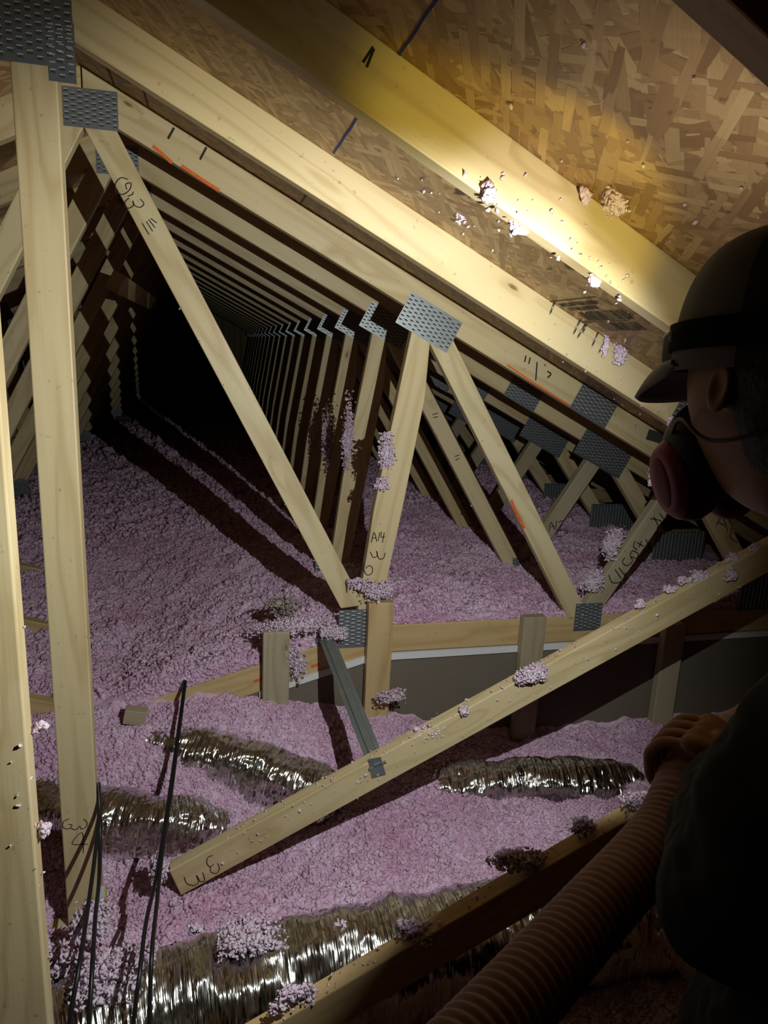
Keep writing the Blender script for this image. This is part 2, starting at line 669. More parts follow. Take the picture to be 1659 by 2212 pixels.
def deck_part(name, ribbons, mat, wd, label=None):
    V = []
    F = []
    for r in ribbons:
        v, f = deck_ribbon(name, r, wd, mat)
        k = len(V)
        V += v
        F += [tuple(i + k for i in q) for q in f]
    V = np.array(V)
    c = V.mean(0)
    o = link(name, mesh_np(name, V - c, F, (mat,), smooth=False))
    o.location = Vector(c)
    o.parent = ceil_r
    bpy.context.view_layer.update()
    o.matrix_parent_inverse = ceil_r.matrix_world.inverted()
    if label:
        o['label'] = label
    return o


deck_part('chalk_line', [[(0.2455 + 0.0005 * math.sin(y * 61), y) for y in np.arange(0.35, 1.56, 0.02)]], BLUE, 0.0034, 'blue snapped chalk line across the roof deck')
deck_part('panel_seam', [[(0.246, y) for y in (1.61, 2.11)], [(-0.232, y) for y in (1.61, 2.11)], [(-0.151, y) for y in (1.61, 2.11)],
                         [(0.246, y) for y in (2.16, 2.66)]], INK, 0.004)
# dark printed stamp on the deck between the first two rafters: unreadable block lettering
rib = []
u = Vector((0.0, 1.0))
rows = [(0.885, 0.5), (0.868, 0.5), (0.842, 1.0), (0.812, 1.0)]


def sp(a, b):
    """a along y (0..1), b along x (0..1) inside the stamp"""
    return (0.765 + 0.125 * b, 1.56 - 0.27 * a)


rr = random.Random(3)
for row, (b0, b1) in enumerate(((0.05, 0.14), (0.19, 0.28), (0.34, 0.60), (0.68, 0.92))):
    a = 0.04 + 0.05 * row
    lim = (0.62, 0.55, 0.80, 0.75)[row]
    while a < lim:
        st = 0.026 if row > 1 else 0.02
        k = rr.randint(0, 3)
        rib.append([sp(a, b0), sp(a, b1)])
        if k == 0:
            rib.append([sp(a, b1), sp(a + st * 0.7, b1)])
        elif k == 1:
            rib.append([sp(a, b0), sp(a + st * 0.7, b1)])
        elif k == 2:
            rib.append([sp(a, (b0 + b1) / 2), sp(a + st * 0.7, (b0 + b1) / 2)])
            rib.append([sp(a + st * 0.7, b0), sp(a + st * 0.7, b1)])
        a += st * 1.25
deck_part('printed_stamp', rib, INK, 0.0042, 'faded black unreadable stamp printed on the roof deck')
deck_part('stamp_border', [[sp(-0.04, -0.03), sp(0.72, -0.03)], [sp(-0.04, -0.03), sp(-0.04, 0.98)], [sp(0.72, -0.03), sp(0.88, 0.42), sp(0.72, 0.62)], [sp(-0.04, 0.64), sp(0.70, 0.64)]], INK, 0.0030)

# sub floor (back of the ceiling boards below), far gable wall
def slab(name, x0, x1, y0, y1, z0, z1, mat, parent=None, bevel=0.0):
    bm = bmesh.new()
    bmesh.ops.create_cube(bm, size=1.0)
    for v in bm.verts:
        v.co = Vector((v.co.x * (x1 - x0), v.co.y * (y1 - y0), v.co.z * (z1 - z0)))
    if bevel:
        bmesh.ops.bevel(bm, geom=bm.edges[:], offset=bevel, segments=2, affect='EDGES', profile=0.5)
    o = link(name, mesh_bm(name, bm, (mat,)))
    base = Vector(parent.location) if parent else Vector()
    o.location = Vector(((x0 + x1) / 2, (y0 + y1) / 2, (z0 + z1) / 2)) - base
    if parent:
        o.parent = parent
    return o


tag(slab('floor', -3.0, 3.0, -0.6, 12.4, -0.03, 0.0, GYPS), kind='structure', label='boards under the insulation')
bm = bmesh.new()
gp = [(-2.95, 0.0), (2.95, 0.0), (2.95, 0.52), (RX, RZ), (-2.95, RZ - 0.5 * 2.64)]
f0 = [bm.verts.new((x, 12.40, z)) for x, z in gp]
f1 = [bm.verts.new((x, 12.42, z)) for x, z in gp]
bm.faces.new(f0)
bm.faces.new(f1[::-1])
for i in range(5):
    bm.faces.new((f0[i], f0[(i + 1) % 5], f1[(i + 1) % 5], f1[i]))
bmesh.ops.recalc_face_normals(bm, faces=bm.faces)
tag(link('wall_back', mesh_bm('wall_back', bm, (OSB,))), kind='structure', label='far gable end lost in the dark')

# grey board half-wall under the third truss
dw = board_pts('wall_front', [(0.10, 0.02), (2.62, 0.02), (2.62, 0.512), (0.53, 0.512), (0.10, 0.388)], 2.124, 0.012, GYPS, None, axis=(1, 0, 0), bevel=0)
tag(dw, kind='structure', label='brown-grey drywall half-wall below the truss')
edge = board_pts('white_edge', [(0.14, 0.380), (0.50, 0.485), (2.62, 0.489), (2.62, 0.508), (0.50, 0.508), (0.14, 0.400)], 2.112, 0.011, WHITE, None, axis=(1, 0, 0), bevel=0)
edge.location -= dw.location
edge.parent = dw
edge['label'] = 'white torn board edge along its top'

# ------------------------------------------------------------------ trusses
def peak_truss(y, label, first=False, group=None):
    t = empty('roof_truss', (RX, y, 0.0), label, 'truss', group)
    return t


KING = 'king-post trusses'
# second truss from the viewer (king post on the left)
t1 = peak_truss(Y1, 'pale truss with the long diagonal that the steel strap is nailed to', group='king post trusses')
ch1, _ = chords(t1, Y1)
post1 = board('king_post', (-0.311, 0.02), (-0.311, 2.07), 0.079, Y1, TH, WOOD, t1, bevel=0.003)
web1 = board('web', (-0.10, 0.180), (1.80, 1.139), 0.080, Y1, TH, WOOD, t1, cut_a=(-0.35, 1.0), bevel=0.003)
board('web', mirror((-0.02, 0.215)), mirror((1.80, 1.139)), 0.078, Y1, TH, WOOD, t1, bevel=0.003)
board('bottom_chord', (-2.6, 0.05), (2.75, 0.05), CW, Y1, TH, WOOD, t1)
plate('connector_plate', (-0.315, 2.030), 0, 0.150, 0.112, Y1, t1)
plate('connector_plate', (-0.262, 2.000), 0, 0.048, 0.10, Y1 + 0.0012, t1)
plate('connector_plate', (1.20, 1.355), -A_SL, 0.15, 0.085, Y1, t1)
# nearest truss (bright rafter above, post on the far left)
t0 = peak_truss(Y0, 'nearest truss, its rafter lit by the headlamp and its web in shadow', group='king post trusses')
ch0, _ = chords(t0, Y0)
board('king_post', (-0.3065, 0.02), (-0.3065, 2.07), 0.079, Y0, TH, WOOD, t0, bevel=0.003)
board('web', (-0.10, 0.180), (1.80, 1.139), 0.080, Y0, TH, WOOD_O, t0, cut_a=(-0.35, 1.0), bevel=0.003)
board('bottom_chord', (-2.6, 0.05), (2.75, 0.05), CW, Y0, TH, WOOD, t0)
# rafter behind the viewer's shoulder, in the top right corner
tm = peak_truss(Y0 - S, 'dark rafter crossing the upper right corner above the cap')
tm['category'] = 'rafter'
tm.name = 'rafter_pair'
chords(tm, Y0 - S)


def fink(y, label, group):
    """the repeated trusses: two pairs of W webs, bottom chord stepped down in the middle"""
    t = peak_truss(y, label, group=group)
    parts = {}
    parts['chord'], parts['chord_l'] = chords(t, y)
    bh = 0.094
    for side in (1, -1):
        f = (lambda p: p) if side > 0 else mirror
        parts['A%d' % side] = board('web', f((-0.283, 2.035)), f((0.436, 0.675)), 0.070, y, TH, WOOD, t, cut_a=(1, 0.15), cut_b=(1, 0.1), bevel=0.003)
        parts['B%d' % side] = board_pts('web', [f(p) for p in ((0.592, 1.575), (0.647, 1.53), (0.640, 1.345), (0.587, 1.0), (0.520, 0.60), (0.447, 0.60), (0.494, 1.0))], y, TH, WOOD, t, axis=(0.1, 0, 0.5 * side), bevel=0.003)
        parts['C%d' % side] = board('web', f((0.655, 1.565)), f((1.250, 0.600)), 0.070, y, TH, WOOD, t, cut_a=(1, -0.3), cut_b=(1, 0.2), bevel=0.003)
        parts['D%d' % side] = board('web', f((1.285, 0.605)), f((1.575, 1.075)), 0.068, y, TH, WOOD_B, t, cut_a=(1, 0), bevel=0.003)
        parts['E%d' % side] = board('web', f((1.650, 1.085)), f((2.02, 0.605)), 0.068, y, TH, WOOD, t, bevel=0.003)
        sg = -A_SL if side > 0 else A_SL
        plate('connector_plate', f((0.640, 1.574)), sg, 0.185, 0.102, y, t)
        plate('connector_plate', f((1.218, 1.338)), sg, 0.150, 0.090, y, t)
        plate('connector_plate', f((1.600, 1.098)), sg, 0.250, 0.112, y, t)
        plate('connector_plate', f((1.286, 0.600)), 0, 0.104, 0.102, y, t)
        plate('connector_plate', f((2.03, 0.675)), 0, 0.26, 0.16, y, t, vertical=True)
        plate('connector_plate', f((0.440, 0.600)), 0, 0.096, 0.132, y, t)
        parts['bot%d' % side] = board('bottom_chord', f((0.50, 0.558)), f((2.75, 0.558)), bh, y, TH, WOOD_O, t, bevel=0.003)
        parts['low%d' % side] = board('bottom_chord', f((-0.30, 0.318)), f((0.50, 0.548)), 0.090, y, TH, WOOD_O, t, bevel=0.003)
    plate('connector_plate', (-0.291, 2.054), 0, 0.132, 0.092, y, t)
    return t, parts


RG = 'web trusses receding into the dark attic'
t2, P2 = fink(Y2, 'truss standing on the drywall half-wall, its webs marked in black pen', RG)


def copy_tree(o, dy, label):
    r = o.copy()
    COL.objects.link(r)
    r.location = (o.location.x, o.location.y + dy, o.location.z)
    r['label'] = label
    for ch in o.children:
        c = ch.copy()
        COL.objects.link(c)
        c.parent = r
    return r


ORD = ['first', 'second', 'third', 'fourth', 'fifth', 'sixth', 'seventh', 'eighth', 'ninth', 'tenth', 'eleventh', 'twelfth', 'thirteenth', 'fourteenth', 'fifteenth', 'sixteenth', 'seventeenth']
FAR = []
for k in range(1, 18):
    r = copy_tree(t2, S * k, '%s truss behind the one that stands on the drywall half-wall' % ORD[k - 1])
    FAR.append(r)


def child_near(t, x, z, kind):
    return min([c for c in t.children if c.name.split('.')[0] == kind], key=lambda c: (c.location.x + t.location.x - x) ** 2 + (c.location.z - z) ** 2)


bpy.context.view_layer.update()
# ---- pen marks on the webs
strokes('handwriting', [
    [(276, 388), (262, 384), (250, 396), (252, 414), (266, 420), (280, 410), (283, 396), (272, 398), (274, 410)],
    [(276, 424), (286, 420), (288, 414)], [(279, 428), (270, 437), (276, 450), (288, 444), (287, 434), (291, 444), (303, 448), (311, 440), (303, 430)],
    [(307, 482), (322, 507)], [(316, 478), (330, 500)], [(321, 474), (335, 492)], [(326, 472), (339, 482)]], Y2, P2['A1'], 2.0)
strokes('handwriting', [
    [(802, 1172), (808, 1150), (814, 1170)], [(804, 1163), (813, 1161)], [(820, 1150), (817, 1168)], [(824, 1148), (823, 1160), (831, 1159)], [(830, 1150), (826, 1172)],
    [(800, 1192), (806, 1204), (815, 1200), (813, 1190), (818, 1206), (828, 1206), (832, 1194)],
    [(788, 1216), (786, 1230), (793, 1242), (803, 1238), (804, 1226), (796, 1222), (790, 1228)]], Y2, P2['B1'], 2.2)
strokes('handwriting', [
    [(1315, 1242), (1322, 1258), (1342, 1256), (1352, 1236)], [(1328, 1230), (1342, 1250)], [(1336, 1226), (1352, 1244), (1360, 1238)],
    [(1350, 1204), (1344, 1214), (1354, 1222), (1366, 1212), (1362, 1202), (1374, 1206), (1378, 1196), (1366, 1190), (1360, 1200)],
    [(1372, 1168), (1368, 1180), (1376, 1188)], [(1376, 1172), (1390, 1180)], [(1386, 1168), (1380, 1182)], [(1394, 1164), (1398, 1174), (1392, 1184)],
    [(1404, 1120), (1428, 1126), (1418, 1142)], [(1412, 1116), (1424, 1140)], [(1424, 1108), (1436, 1122), (1440, 1110)]], Y2, P2['D1'], 2.8)
strokes('handwriting', [[(1546, 1135), (1560, 1118), (1572, 1148)], [(1552, 1128), (1566, 1136)], [(1568, 1112), (1582, 1134)], [(1580, 1140), (1578, 1160), (1592, 1172)], [(1588, 1150), (1602, 1156)]], Y2, P2['E1'], 2.6)
strokes('handwriting', [
    [(398, 1894), (404, 1908), (420, 1912), (430, 1902), (424, 1890)], [(424, 1890), (430, 1902), (442, 1902), (438, 1884)],
    [(460, 1847), (449, 1852), (447, 1864), (454, 1872), (462, 1866)], [(454, 1872), (456, 1883), (468, 1886), (474, 1876), (470, 1864)]], Y1, web1, 2.2)
strokes('handwriting', [
    [(150, 1768), (138, 1774), (136, 1786), (148, 1790), (156, 1782), (148, 1780)], [(152, 1788), (164, 1792), (172, 1784), (176, 1790), (186, 1786), (188, 1776), (180, 1768)],
    [(180, 1842), (178, 1798), (156, 1822), (190, 1823)]], Y1, post1, 1.8)
w3 = child_near(FAR[0], 1.43, 0.84, 'web')
strokes('handwriting', [[(1186, 1148), (1190, 1128), (1198, 1144)], [(1190, 1138), (1198, 1136)], [(1202, 1124), (1200, 1144)], [(1206, 1128), (1216, 1126), (1208, 1146), (1220, 1144)]], Y2 + S, w3, 2.2)
# lumber dashes and carpenter marks
strokes('pencil_mark', [[(376, 276), (363, 300)], [(446, 318), (432, 345)]], Y2, P2['chord'], 4.2)
strokes('pencil_mark', [[(1136, 768), (1133, 782)], [(1145, 772), (1142, 786)], [(1160, 782), (1157, 822)], [(1182, 802), (1190, 808), (1182, 816)]], Y2, P2['chord'], 3.4)
strokes('pencil_mark', [[(934, 896), (946, 892)], [(936, 902), (946, 900)], [(982, 986), (992, 983)], [(984, 994), (992, 990)]], Y2 + S, child_near(FAR[0], 0.95, 1.08, 'web'), 2.0)
# orange paint along the lower edges
strokes('orange_paint', [[(330, 315), (352, 334), (372, 352)], [(392, 358), (430, 384), (474, 412)]], Y2, P2['chord'], 6.5, ORANGE)
strokes('orange_paint', [[(1095, 788), (1130, 812), (1170, 838), (1215, 866), (1262, 894)]], Y2, P2['chord'], 4.0, ORANGE)
strokes('orange_paint', [[(1104, 1080), (1112, 1100), (1124, 1122), (1132, 1142)]], Y2, P2['C1'], 7, ORANGE)
strokes('orange_paint', [[(672, 1440), (690, 1434)], [(548, 1472), (568, 1466)]], Y2, P2['low1'], 7, ORANGE)
strokes('black_mark', [[(1398, 938), (1430, 948), (1462, 966)]], Y2, P2['chord'], 26, SLOT, label='black patch on the rafter')  # one broad black stroke across the rafter's face
# torn wood knots on T0 rafter
strokes('pencil_mark', [[(806, 102), (784, 136)], [(808, 106), (792, 146)]], Y0, ch0, 4.5)

# ---- studs of the half-wall
STG = 'studs nailed to the drywall half-wall'
for x, z0, z1, mat, lab in ((0.190, 0.15, 0.618, WOOD_B, 'grey weathered stud left of the steel strap'),
                            (0.5225, 0.10, 0.700, WOOD_O, 'tall clean stud just right of the steel strap, pink wool on its top'),
                            (1.064, 0.05, 0.626, WOOD_B, 'dull grey stud left of the V of two webs, crossed by the long diagonal'),
                            (1.620, 0.05, 0.570, WOOD_B, 'stud on the drywall just above the gloved-over hose and hand')):
    lab = lab.replace('gloved-over hose and hand', 'hand and hose')
    o = board('wall_stud', (x, z0), (x, z1), 0.083, 2.078, 0.034, mat, None, bevel=0.003)
    tag(o, lab, 'stud', STG)
o = board('lumber_offcut', (-0.262, 0.398), (-0.200, 0.385), 0.045, 2.02, 0.037, WOOD_B, None)
tag(o, 'short lumber end poking out of the wool above the long foil duct', 'lumber')
o = slab('lateral_brace', -0.375, -0.325, 3.0, 4.6, 1.655, 1.73, WOOD_O)
o.rotation_euler = (0, 0.5, 0)
tag(o, 'short brace board running back below the ridge behind the pen-marked web', 'lumber')
bpy.context.view_layer.update()

# ------------------------------------------------------------------ steel strap brace
a = at(702, 1372, 2.100)
b = at(815, 1655, 1.563)
br = empty('steel_brace', b, 'grey channel-shaped steel strap from half-wall truss down to the diagonal', 'brace')
ax = (a - b)
L = ax.length
zx = ax.normalized()
view = (Vector((0, 0, CAM_Z)) - b).normalized()
yx = (view - zx * view.dot(zx)).normalized()
xx = yx.cross(zx)
RM = Matrix((xx, yx, zx)).transposed()
prof = [(-0.024, -0.006), (-0.024, 0.0), (-0.013, 0.0), (-0.010, 0.005), (0.007, 0.005), (0.010, 0.0), (0.022, 0.0), (0.022, -0.007)]
V = []
F = []
n = len(prof)
for (z) in (0.0, L):
    for (x, y) in prof:
        V.append((x, y, z))
    for (x, y) in prof[::-1]:
        V.append((x, y - 0.0016, z))
m2 = 2 * n
for i in range(m2):
    j = (i + 1) % m2
    F.append((i, j, m2 + j, m2 + i))
STRAP = mat_plain('dull_strap_steel', (0.24, 0.26, 0.25), 0.45, 0.45, var=0.2, scale=30, bump=0.1)
o = link('channel', mesh_np('channel', V, F, (STRAP,), smooth=False), br)
o.rotation_euler = RM.to_euler()
# foot plate folded flat on the diagonal's face
q = [at(795, 1640, Y1), at(822, 1634, Y1), at(833, 1672, Y1), at(803, 1680, Y1)]
V = [(p.x - b.x, Y1 - 0.0025 - b.y, p.z - b.z) for p in q] + [(p.x - b.x, Y1 - 0.0008 - b.y, p.z - b.z) for p in q]
F = [(0, 1, 2, 3), (7, 6, 5, 4), (0, 4, 5, 1), (1, 5, 6, 2), (2, 6, 7, 3), (3, 7, 4, 0)]
link('foot_plate', mesh_np('foot_plate', V, F, (ZINC,), smooth=False), br)
p = at(690, 1383, 2.112) - b
o = link('end_tab', mesh_np('end_tab', [(p.x - .011, p.y, p.z - .008), (p.x + .011, p.y, p.z - .008), (p.x + .011, p.y, p.z + .010), (p.x - .011, p.y, p.z + .010),
                                        (p.x - .011, p.y + .0018, p.z - .008), (p.x + .011, p.y + .0018, p.z - .008), (p.x + .011, p.y + .0018, p.z + .010), (p.x - .011, p.y + .0018, p.z + .010)], F, (ZINC,), smooth=False), br)

# ------------------------------------------------------------------ insulation
def ico():
    bm = bmesh.new()
    bmesh.ops.create_icosphere(bm, subdivisions=1, radius=1.0)
    V = np.array([v.co[:] for v in bm.verts], np.float32)
    F = np.array([[v.index for v in f.verts] for f in bm.faces], np.int32)
    bm.free()
    return V, F


IV, IF = ico()


def fluff(P, R, seed=0, jit=0.55):
    """many small crumpled flakes at P (n,3) of radius R (n,)"""
    g = np.random.default_rng(seed)
    n = len(P)
    q = g.normal(size=(n, 4))
    q /= np.linalg.norm(q, axis=1)[:, None]
    w_, x, y, z = q.T
    Rm = np.stack([1 - 2 * (y * y + z * z), 2 * (x * y - z * w_), 2 * (x * z + y * w_), 2 * (x * y + z * w_), 1 - 2 * (x * x + z * z), 2 * (y * z - x * w_), 2 * (x * z - y * w_), 2 * (y * z + x * w_), 1 - 2 * (x * x + y * y)], 1).reshape(n, 3, 3)
    sc = g.uniform(0.40, 1.75, size=(n, 1, 3)) * R[:, None, None]
    T = IV[None] * (1 + jit * g.uniform(-1, 1, size=(n, len(IV), 1))) * sc
    T = np.einsum('nij,nkj->nki', Rm, T) + P[:, None, :]
    V = T.reshape(-1, 3)
    F = (IF[None] + (np.arange(n) * len(IV))[:, None, None]).reshape(-1, 3)
    return V, F


def sstep(a, b, x):
    t = np.clip((x - a) / (b - a), 0, 1)
    return t * t * (3 - 2 * t)


def H(X, Y):
    """height of the blown wool"""
    wall = np.interp(X, [-2.6, -0.6, -0.30, -0.05, 0.19, 0.5, 0.78, 1.06, 1.66, 2.6], [0.30, 0.34, 0.37, 0.395, 0.365, 0.295, 0.22, 0.175, 0.17, 0.2])
    mid = np.interp(X, [-2.6, -0.4, 0.2, 1.0, 2.6], [0.16, 0.165, 0.155, 0.145, 0.15])
    fr = mid + (wall - mid) * sstep(1.62, 2.12, Y)
    fr = np.where(Y < 1.45, 0.04 + (mid - 0.04) * sstep(1.10, 1.45, Y), fr)
    base = np.interp(X, [-2.6, -1.2, -0.30, 0.50, 2.6], [0.55, 0.46, 0.40, 0.635, 0.60])
    far = np.interp(X, [-2.5, -0.6, 0.4, 2.0, 2.5], [0.52, 0.58, 0.70, 0.66, 0.55])
    bk = base + (far - base) * sstep(2.3, 4.6, Y)
    k1 = sstep(2.124, 2.134, Y)
    k2 = sstep(1.75, 2.75, Y)
    side = sstep(-0.20, -0.36, X)
    k = k1 * (1 - side) + k2 * side
    h = fr * (1 - k) + bk * k
    return h


def dips(X, Y, h):
    for (x, y, sx, sy, a) in DIPS:
        h = h + a * np.exp(-((X - x) / sx) ** 2 - ((Y - y) / sy) ** 2)
    return h


DIPS = [(-0.02, 1.60, 0.22, 0.10, -0.03), (0.12, 1.80, 0.30, 0.10, -0.035), (0.95, 1.66, 0.34, 0.07, 0.045),
        (-0.38, 1.60, 0.12, 0.16, -0.06), (0.98, 1.86, 0.3, 0.07, 0.02)]


def Hfull(X, Y):
    h = dips(X, Y, H(X, Y))
    P = np.stack([X * 5, Y * 5, X * 0 + 2.3], 1)
    h = h + 0.045 * fbm(P, 3)
    h = h + 0.020 * fbm(np.stack([X * 24, Y * 24, X * 0 + 7.1], 1), 3)
    return h


def grid(xs, ys):
    X, Y = np.meshgrid(xs, ys)
    h = Hfull(X.ravel(), Y.ravel())
    V = np.stack([X.ravel(), Y.ravel(), h], 1)
    nx, ny = len(xs), len(ys)
    i = np.arange(nx * ny).reshape(ny, nx)
    F = np.stack([i[:-1, :-1].ravel(), i[:-1, 1:].ravel(), i[1:, 1:].ravel(), i[1:, :-1].ravel()], 1)
    return V, F


xs = np.concatenate([np.arange(-2.5, -0.9, 0.04), np.arange(-0.9, 2.2, 0.010), np.arange(2.2, 2.45, 0.04)])
ys = np.concatenate([np.arange(0.2, 1.0, 0.03), np.arange(1.0, 2.6, 0.009), np.arange(2.6, 4.4, 0.016), np.arange(4.4, 12.4, 0.06)])
V, F = grid(xs, ys)
ins = link('insulation', mesh_np('insulation', V, F, (PINK,)))
tag(ins, 'pink blown glass wool covering the whole attic floor', 'insulation', kind='stuff')


def scatter(n, x0, x1, y0, y1, r0, r1, seed):
    g = np.random.default_rng(seed)
    X = g.uniform(x0, x1, n)
    Y = g.uniform(y0, y1, n)
    ok = ~((Y > 2.108) & (Y < 2.131) & (X > -0.3))
    X, Y = X[ok], Y[ok]
    Z = Hfull(X, Y)
    R = g.uniform(r0, r1, len(X)) * (0.75 + 0.9 * np.clip(vnoise(np.stack([X * 17, Y * 17, X * 0], 1)) + 0.5, 0, 1))
    return np.stack([X, Y, Z + R * g.uniform(-0.2, 0.9, len(X))], 1), R


PR = [scatter(112000, -0.72, 1.85, 1.02, 2.115, 0.0020, 0.0046, 1), scatter(12000, -0.5, 1.3, 0.4, 1.02, 0.003, 0.006, 6),
      scatter(80000, -0.95, 2.2, 2.15, 3.5, 0.0030, 0.0062, 2), scatter(30000, -1.3, 2.3, 3.5, 5.5, 0.006, 0.011, 3), scatter(6000, -1.5, 2.3, 5.5, 8, 0.012, 0.02, 4)]
g = np.random.default_rng(77)
n_ = 16000
X = g.uniform(-0.30, 1.9, n_)
Y = g.uniform(2.1265, 2.144, n_)
lo = np.where(X > 0.5, 0.604, 0.593 - 0.2875 * (0.5 - X))
hi = np.maximum(Hfull(X, np.full(n_, 2.145)), lo + 0.012)
T_ = g.uniform(0, 1, n_)
PR.append((np.stack([X, Y, lo + (hi - lo) * T_ + 0.002], 1), g.uniform(0.0025, 0.0055, n_)))
P = np.concatenate([p for p, r in PR])
R = np.concatenate([r for p, r in PR])
V, F = fluff(P, R, 5)
fl = link('loose_flakes', mesh_np('loose_flakes', V, F, (PINK,)), ins)
fl['kind'] = 'stuff'

TUFTN = 0


def tuft(c, size, n, label, group='wool tufts caught on the lumber', r=(0.0014, 0.0036), mat=None, name='insulation_tuft', cat='insulation tuft', normal=None):
    """a torn clump of wool: flakes gathered in an irregular blob; size = half extents"""
    global TUFTN
    TUFTN += 1
    g = np.random.default_rng(100 + TUFTN)
    sub = g.normal(size=(5, 3)) * 0.45
    k = g.integers(0, 5, n)
    P = sub[k] + g.normal(size=(n, 3)) * 0.42
    P = np.clip(P, -1.3, 1.3) * np.array(size)
    R = g.uniform(r[0], r[1], n)
    nc = max(6, n // 22)
    core = (sub[g.integers(0, 5, nc)] * 0.8 + g.normal(size=(nc, 3)) * 0.30) * np.array(size)
    P = np.concatenate([P, core])
    R = np.concatenate([R, np.full(nc, min(size) * 0.32)])
    V, F = fluff(P, R, 300 + TUFTN, 0.7)
    o = link(name, mesh_np(name, V, F, (mat or PALE,)))
    o.location = Vector(c)
    tag(o, label, cat, group)
    return o


def yof(Y, d=0.004):
    return Y - d


TUFTS = [
    # px, py, Y, half width px, half height px, n, label
    (1148, 1458, Y1 - .010, 34, 24, 420, 'largest pale pink tuft on the face of the long diagonal'),
    (1002, 1536, Y1 - .006, 10, 10, 70, 'tiny wool tuft on the long diagonal halfway between steel strap and big tuft'),
    (930, 1575, Y1 + .01, 32, 14, 160, 'flat wool tuft on top of the long diagonal right of the steel strap'),
    (1578, 1240, Y1 - .010, 13, 15, 110, 'wool tuft on the diagonal face high up near the respirator'),
    (1632, 1190, Y1 + .01, 18, 14, 120, 'wool tuft at the upper right end of the long diagonal'),
    (1582, 1208, Y1 + .012, 16, 12, 110, 'wool tuft on the diagonal top edge above the face tuft'),
    (1512, 1245, Y1 + .012, 20, 12, 130, 'ragged wool tuft on the diagonal below the W8 web'),
    (1478, 1258, Y1 + .012, 14, 10, 80, 'small wool tuft beside the ragged one on the diagonal'),
    (1448, 1272, Y1 + .012, 14, 8, 70, 'thin wool tuft on the diagonal top edge below the ragged one'),
    (1382, 1306, Y1 + .012, 10, 10, 60, 'lone wool tuft on the diagonal right of the square steel plate'),
    (838, 975, Y2 - .010, 18, 32, 260, 'pink wool tuft stuck on the upright web below the big steel plate'),
    (826, 1046, Y2 - .006, 14, 12, 90, 'small wool tuft on the upright web under the larger tuft'),
    (800, 1276, Y2 - .03, 42, 20, 420, 'thick pink wool pile on top of the tall clean stud'),
    (640, 1350, Y2 - .02, 72, 22, 520, 'pink wool drift over the top of the grey weathered stud'),
    (722, 1362, Y2 - .05, 24, 18, 260, 'pink wool clump on the upper end of the steel strap'),
    (640, 1430, Y2 - .03, 20, 40, 240, 'wool hanging beside the grey weathered stud'),
    (750, 930, Y2 + S - .010, 12, 70, 330, 'long wool streak down the upright web of the first truss behind'),
    (708, 940, Y2 + 2 * S - .012, 10, 64, 300, 'long wool streak down the upright web of the second truss behind'),
    (1326, 1172, Y2 - .004, 20, 36, 300, 'pale wool caught along the left edge of the W8 web'),
    (1284, 1255, Y2 - .01, 24, 24, 300, 'pink wool heaped in the V above the square steel plate'),
    (1335, 440, Y0 - .05, 24, 30, 300, 'bright pink wool tuft on the deck above the lit rafter'),
    (1264, 420, Y0 - .02, 8, 11, 60, 'small wool tuft at the lit rafter, left of the bright tuft'),
    (1130, 488, Y0 + .02, 22, 14, 110, 'white wool shreds under the lit rafter at the bright spot'),
    (1190, 512, Y0 + .02, 18, 10, 70, 'wool shreds under the lit rafter, right of the bright spot'),
    (1288, 602, Y0 + .02, 9, 14, 60, 'hanging wool shred under the lit rafter near the stamp'),
    (1052, 415, Y0 - .006, 12, 12, 60, 'wool fleck on the lit rafter left of the bright spot'),
    (998, 462, Y1 - .14, 10, 18, 60, 'wool shred on the deck left of the lit rafter'),
    (1338, 762, Y1 - .02, 16, 20, 120, 'wool tuft on the nails near the headlamp'),
    (1308, 748, Y1 - .02, 7, 20, 60, 'thin wool shred on a nail left of the headlamp'),
    (1418, 838, Y1 - .01, 8, 6, 40, 'wool fleck on the second rafter just above the visor tip'),
    (1452, 912, Y1 - .01, 10, 8, 50, 'wool fleck on the second rafter above the respirator'),
    (1412, 1022, Y2 - .35, 13, 26, 150, 'pale wool ball beside the pink respirator filter'),
    (845, 1505, 2.0, 30, 14, 120, 'low wool crumbs at the foot of the tall clean stud'),
    (95, 1790, Y0 + .02, 10, 14, 70, 'wool fleck on the edge of the nearest post beside the duct'),
    (88, 1570, Y0 + .03, 8, 8, 40, 'wool fleck on the edge of the nearest post, higher one'),
]
for (px, py, Yc, hw, hh, n, lab) in TUFTS:
    c = at(px, py, Yc)
    s = Yc / FPX * 0.95
    tuft(c, (hw * s, min(hw, hh) * s * 0.55, hh * s), int(n * 2.6), lab)
tuft(at(612, 1312, Y2 + 0.06), (0.045, 0.03, 0.035), 420, 'dusty brown clump of old wool behind the grey stud', None, mat=DUSTY)

# specks of wool too many to count, clinging to edges of boards and to the roof deck
g = np.random.default_rng(55)
PS = []


def specks(a, b, n, y0, y1, sp_=0.004):
    t = g.uniform(0, 1, n)
    PS.append(np.stack([a[0] + (b[0] - a[0]) * t, g.uniform(y0, y1, n), a[1] + (b[1] - a[1]) * t], 1) + g.normal(size=(n, 3)) * np.array([sp_, 0, sp_]))


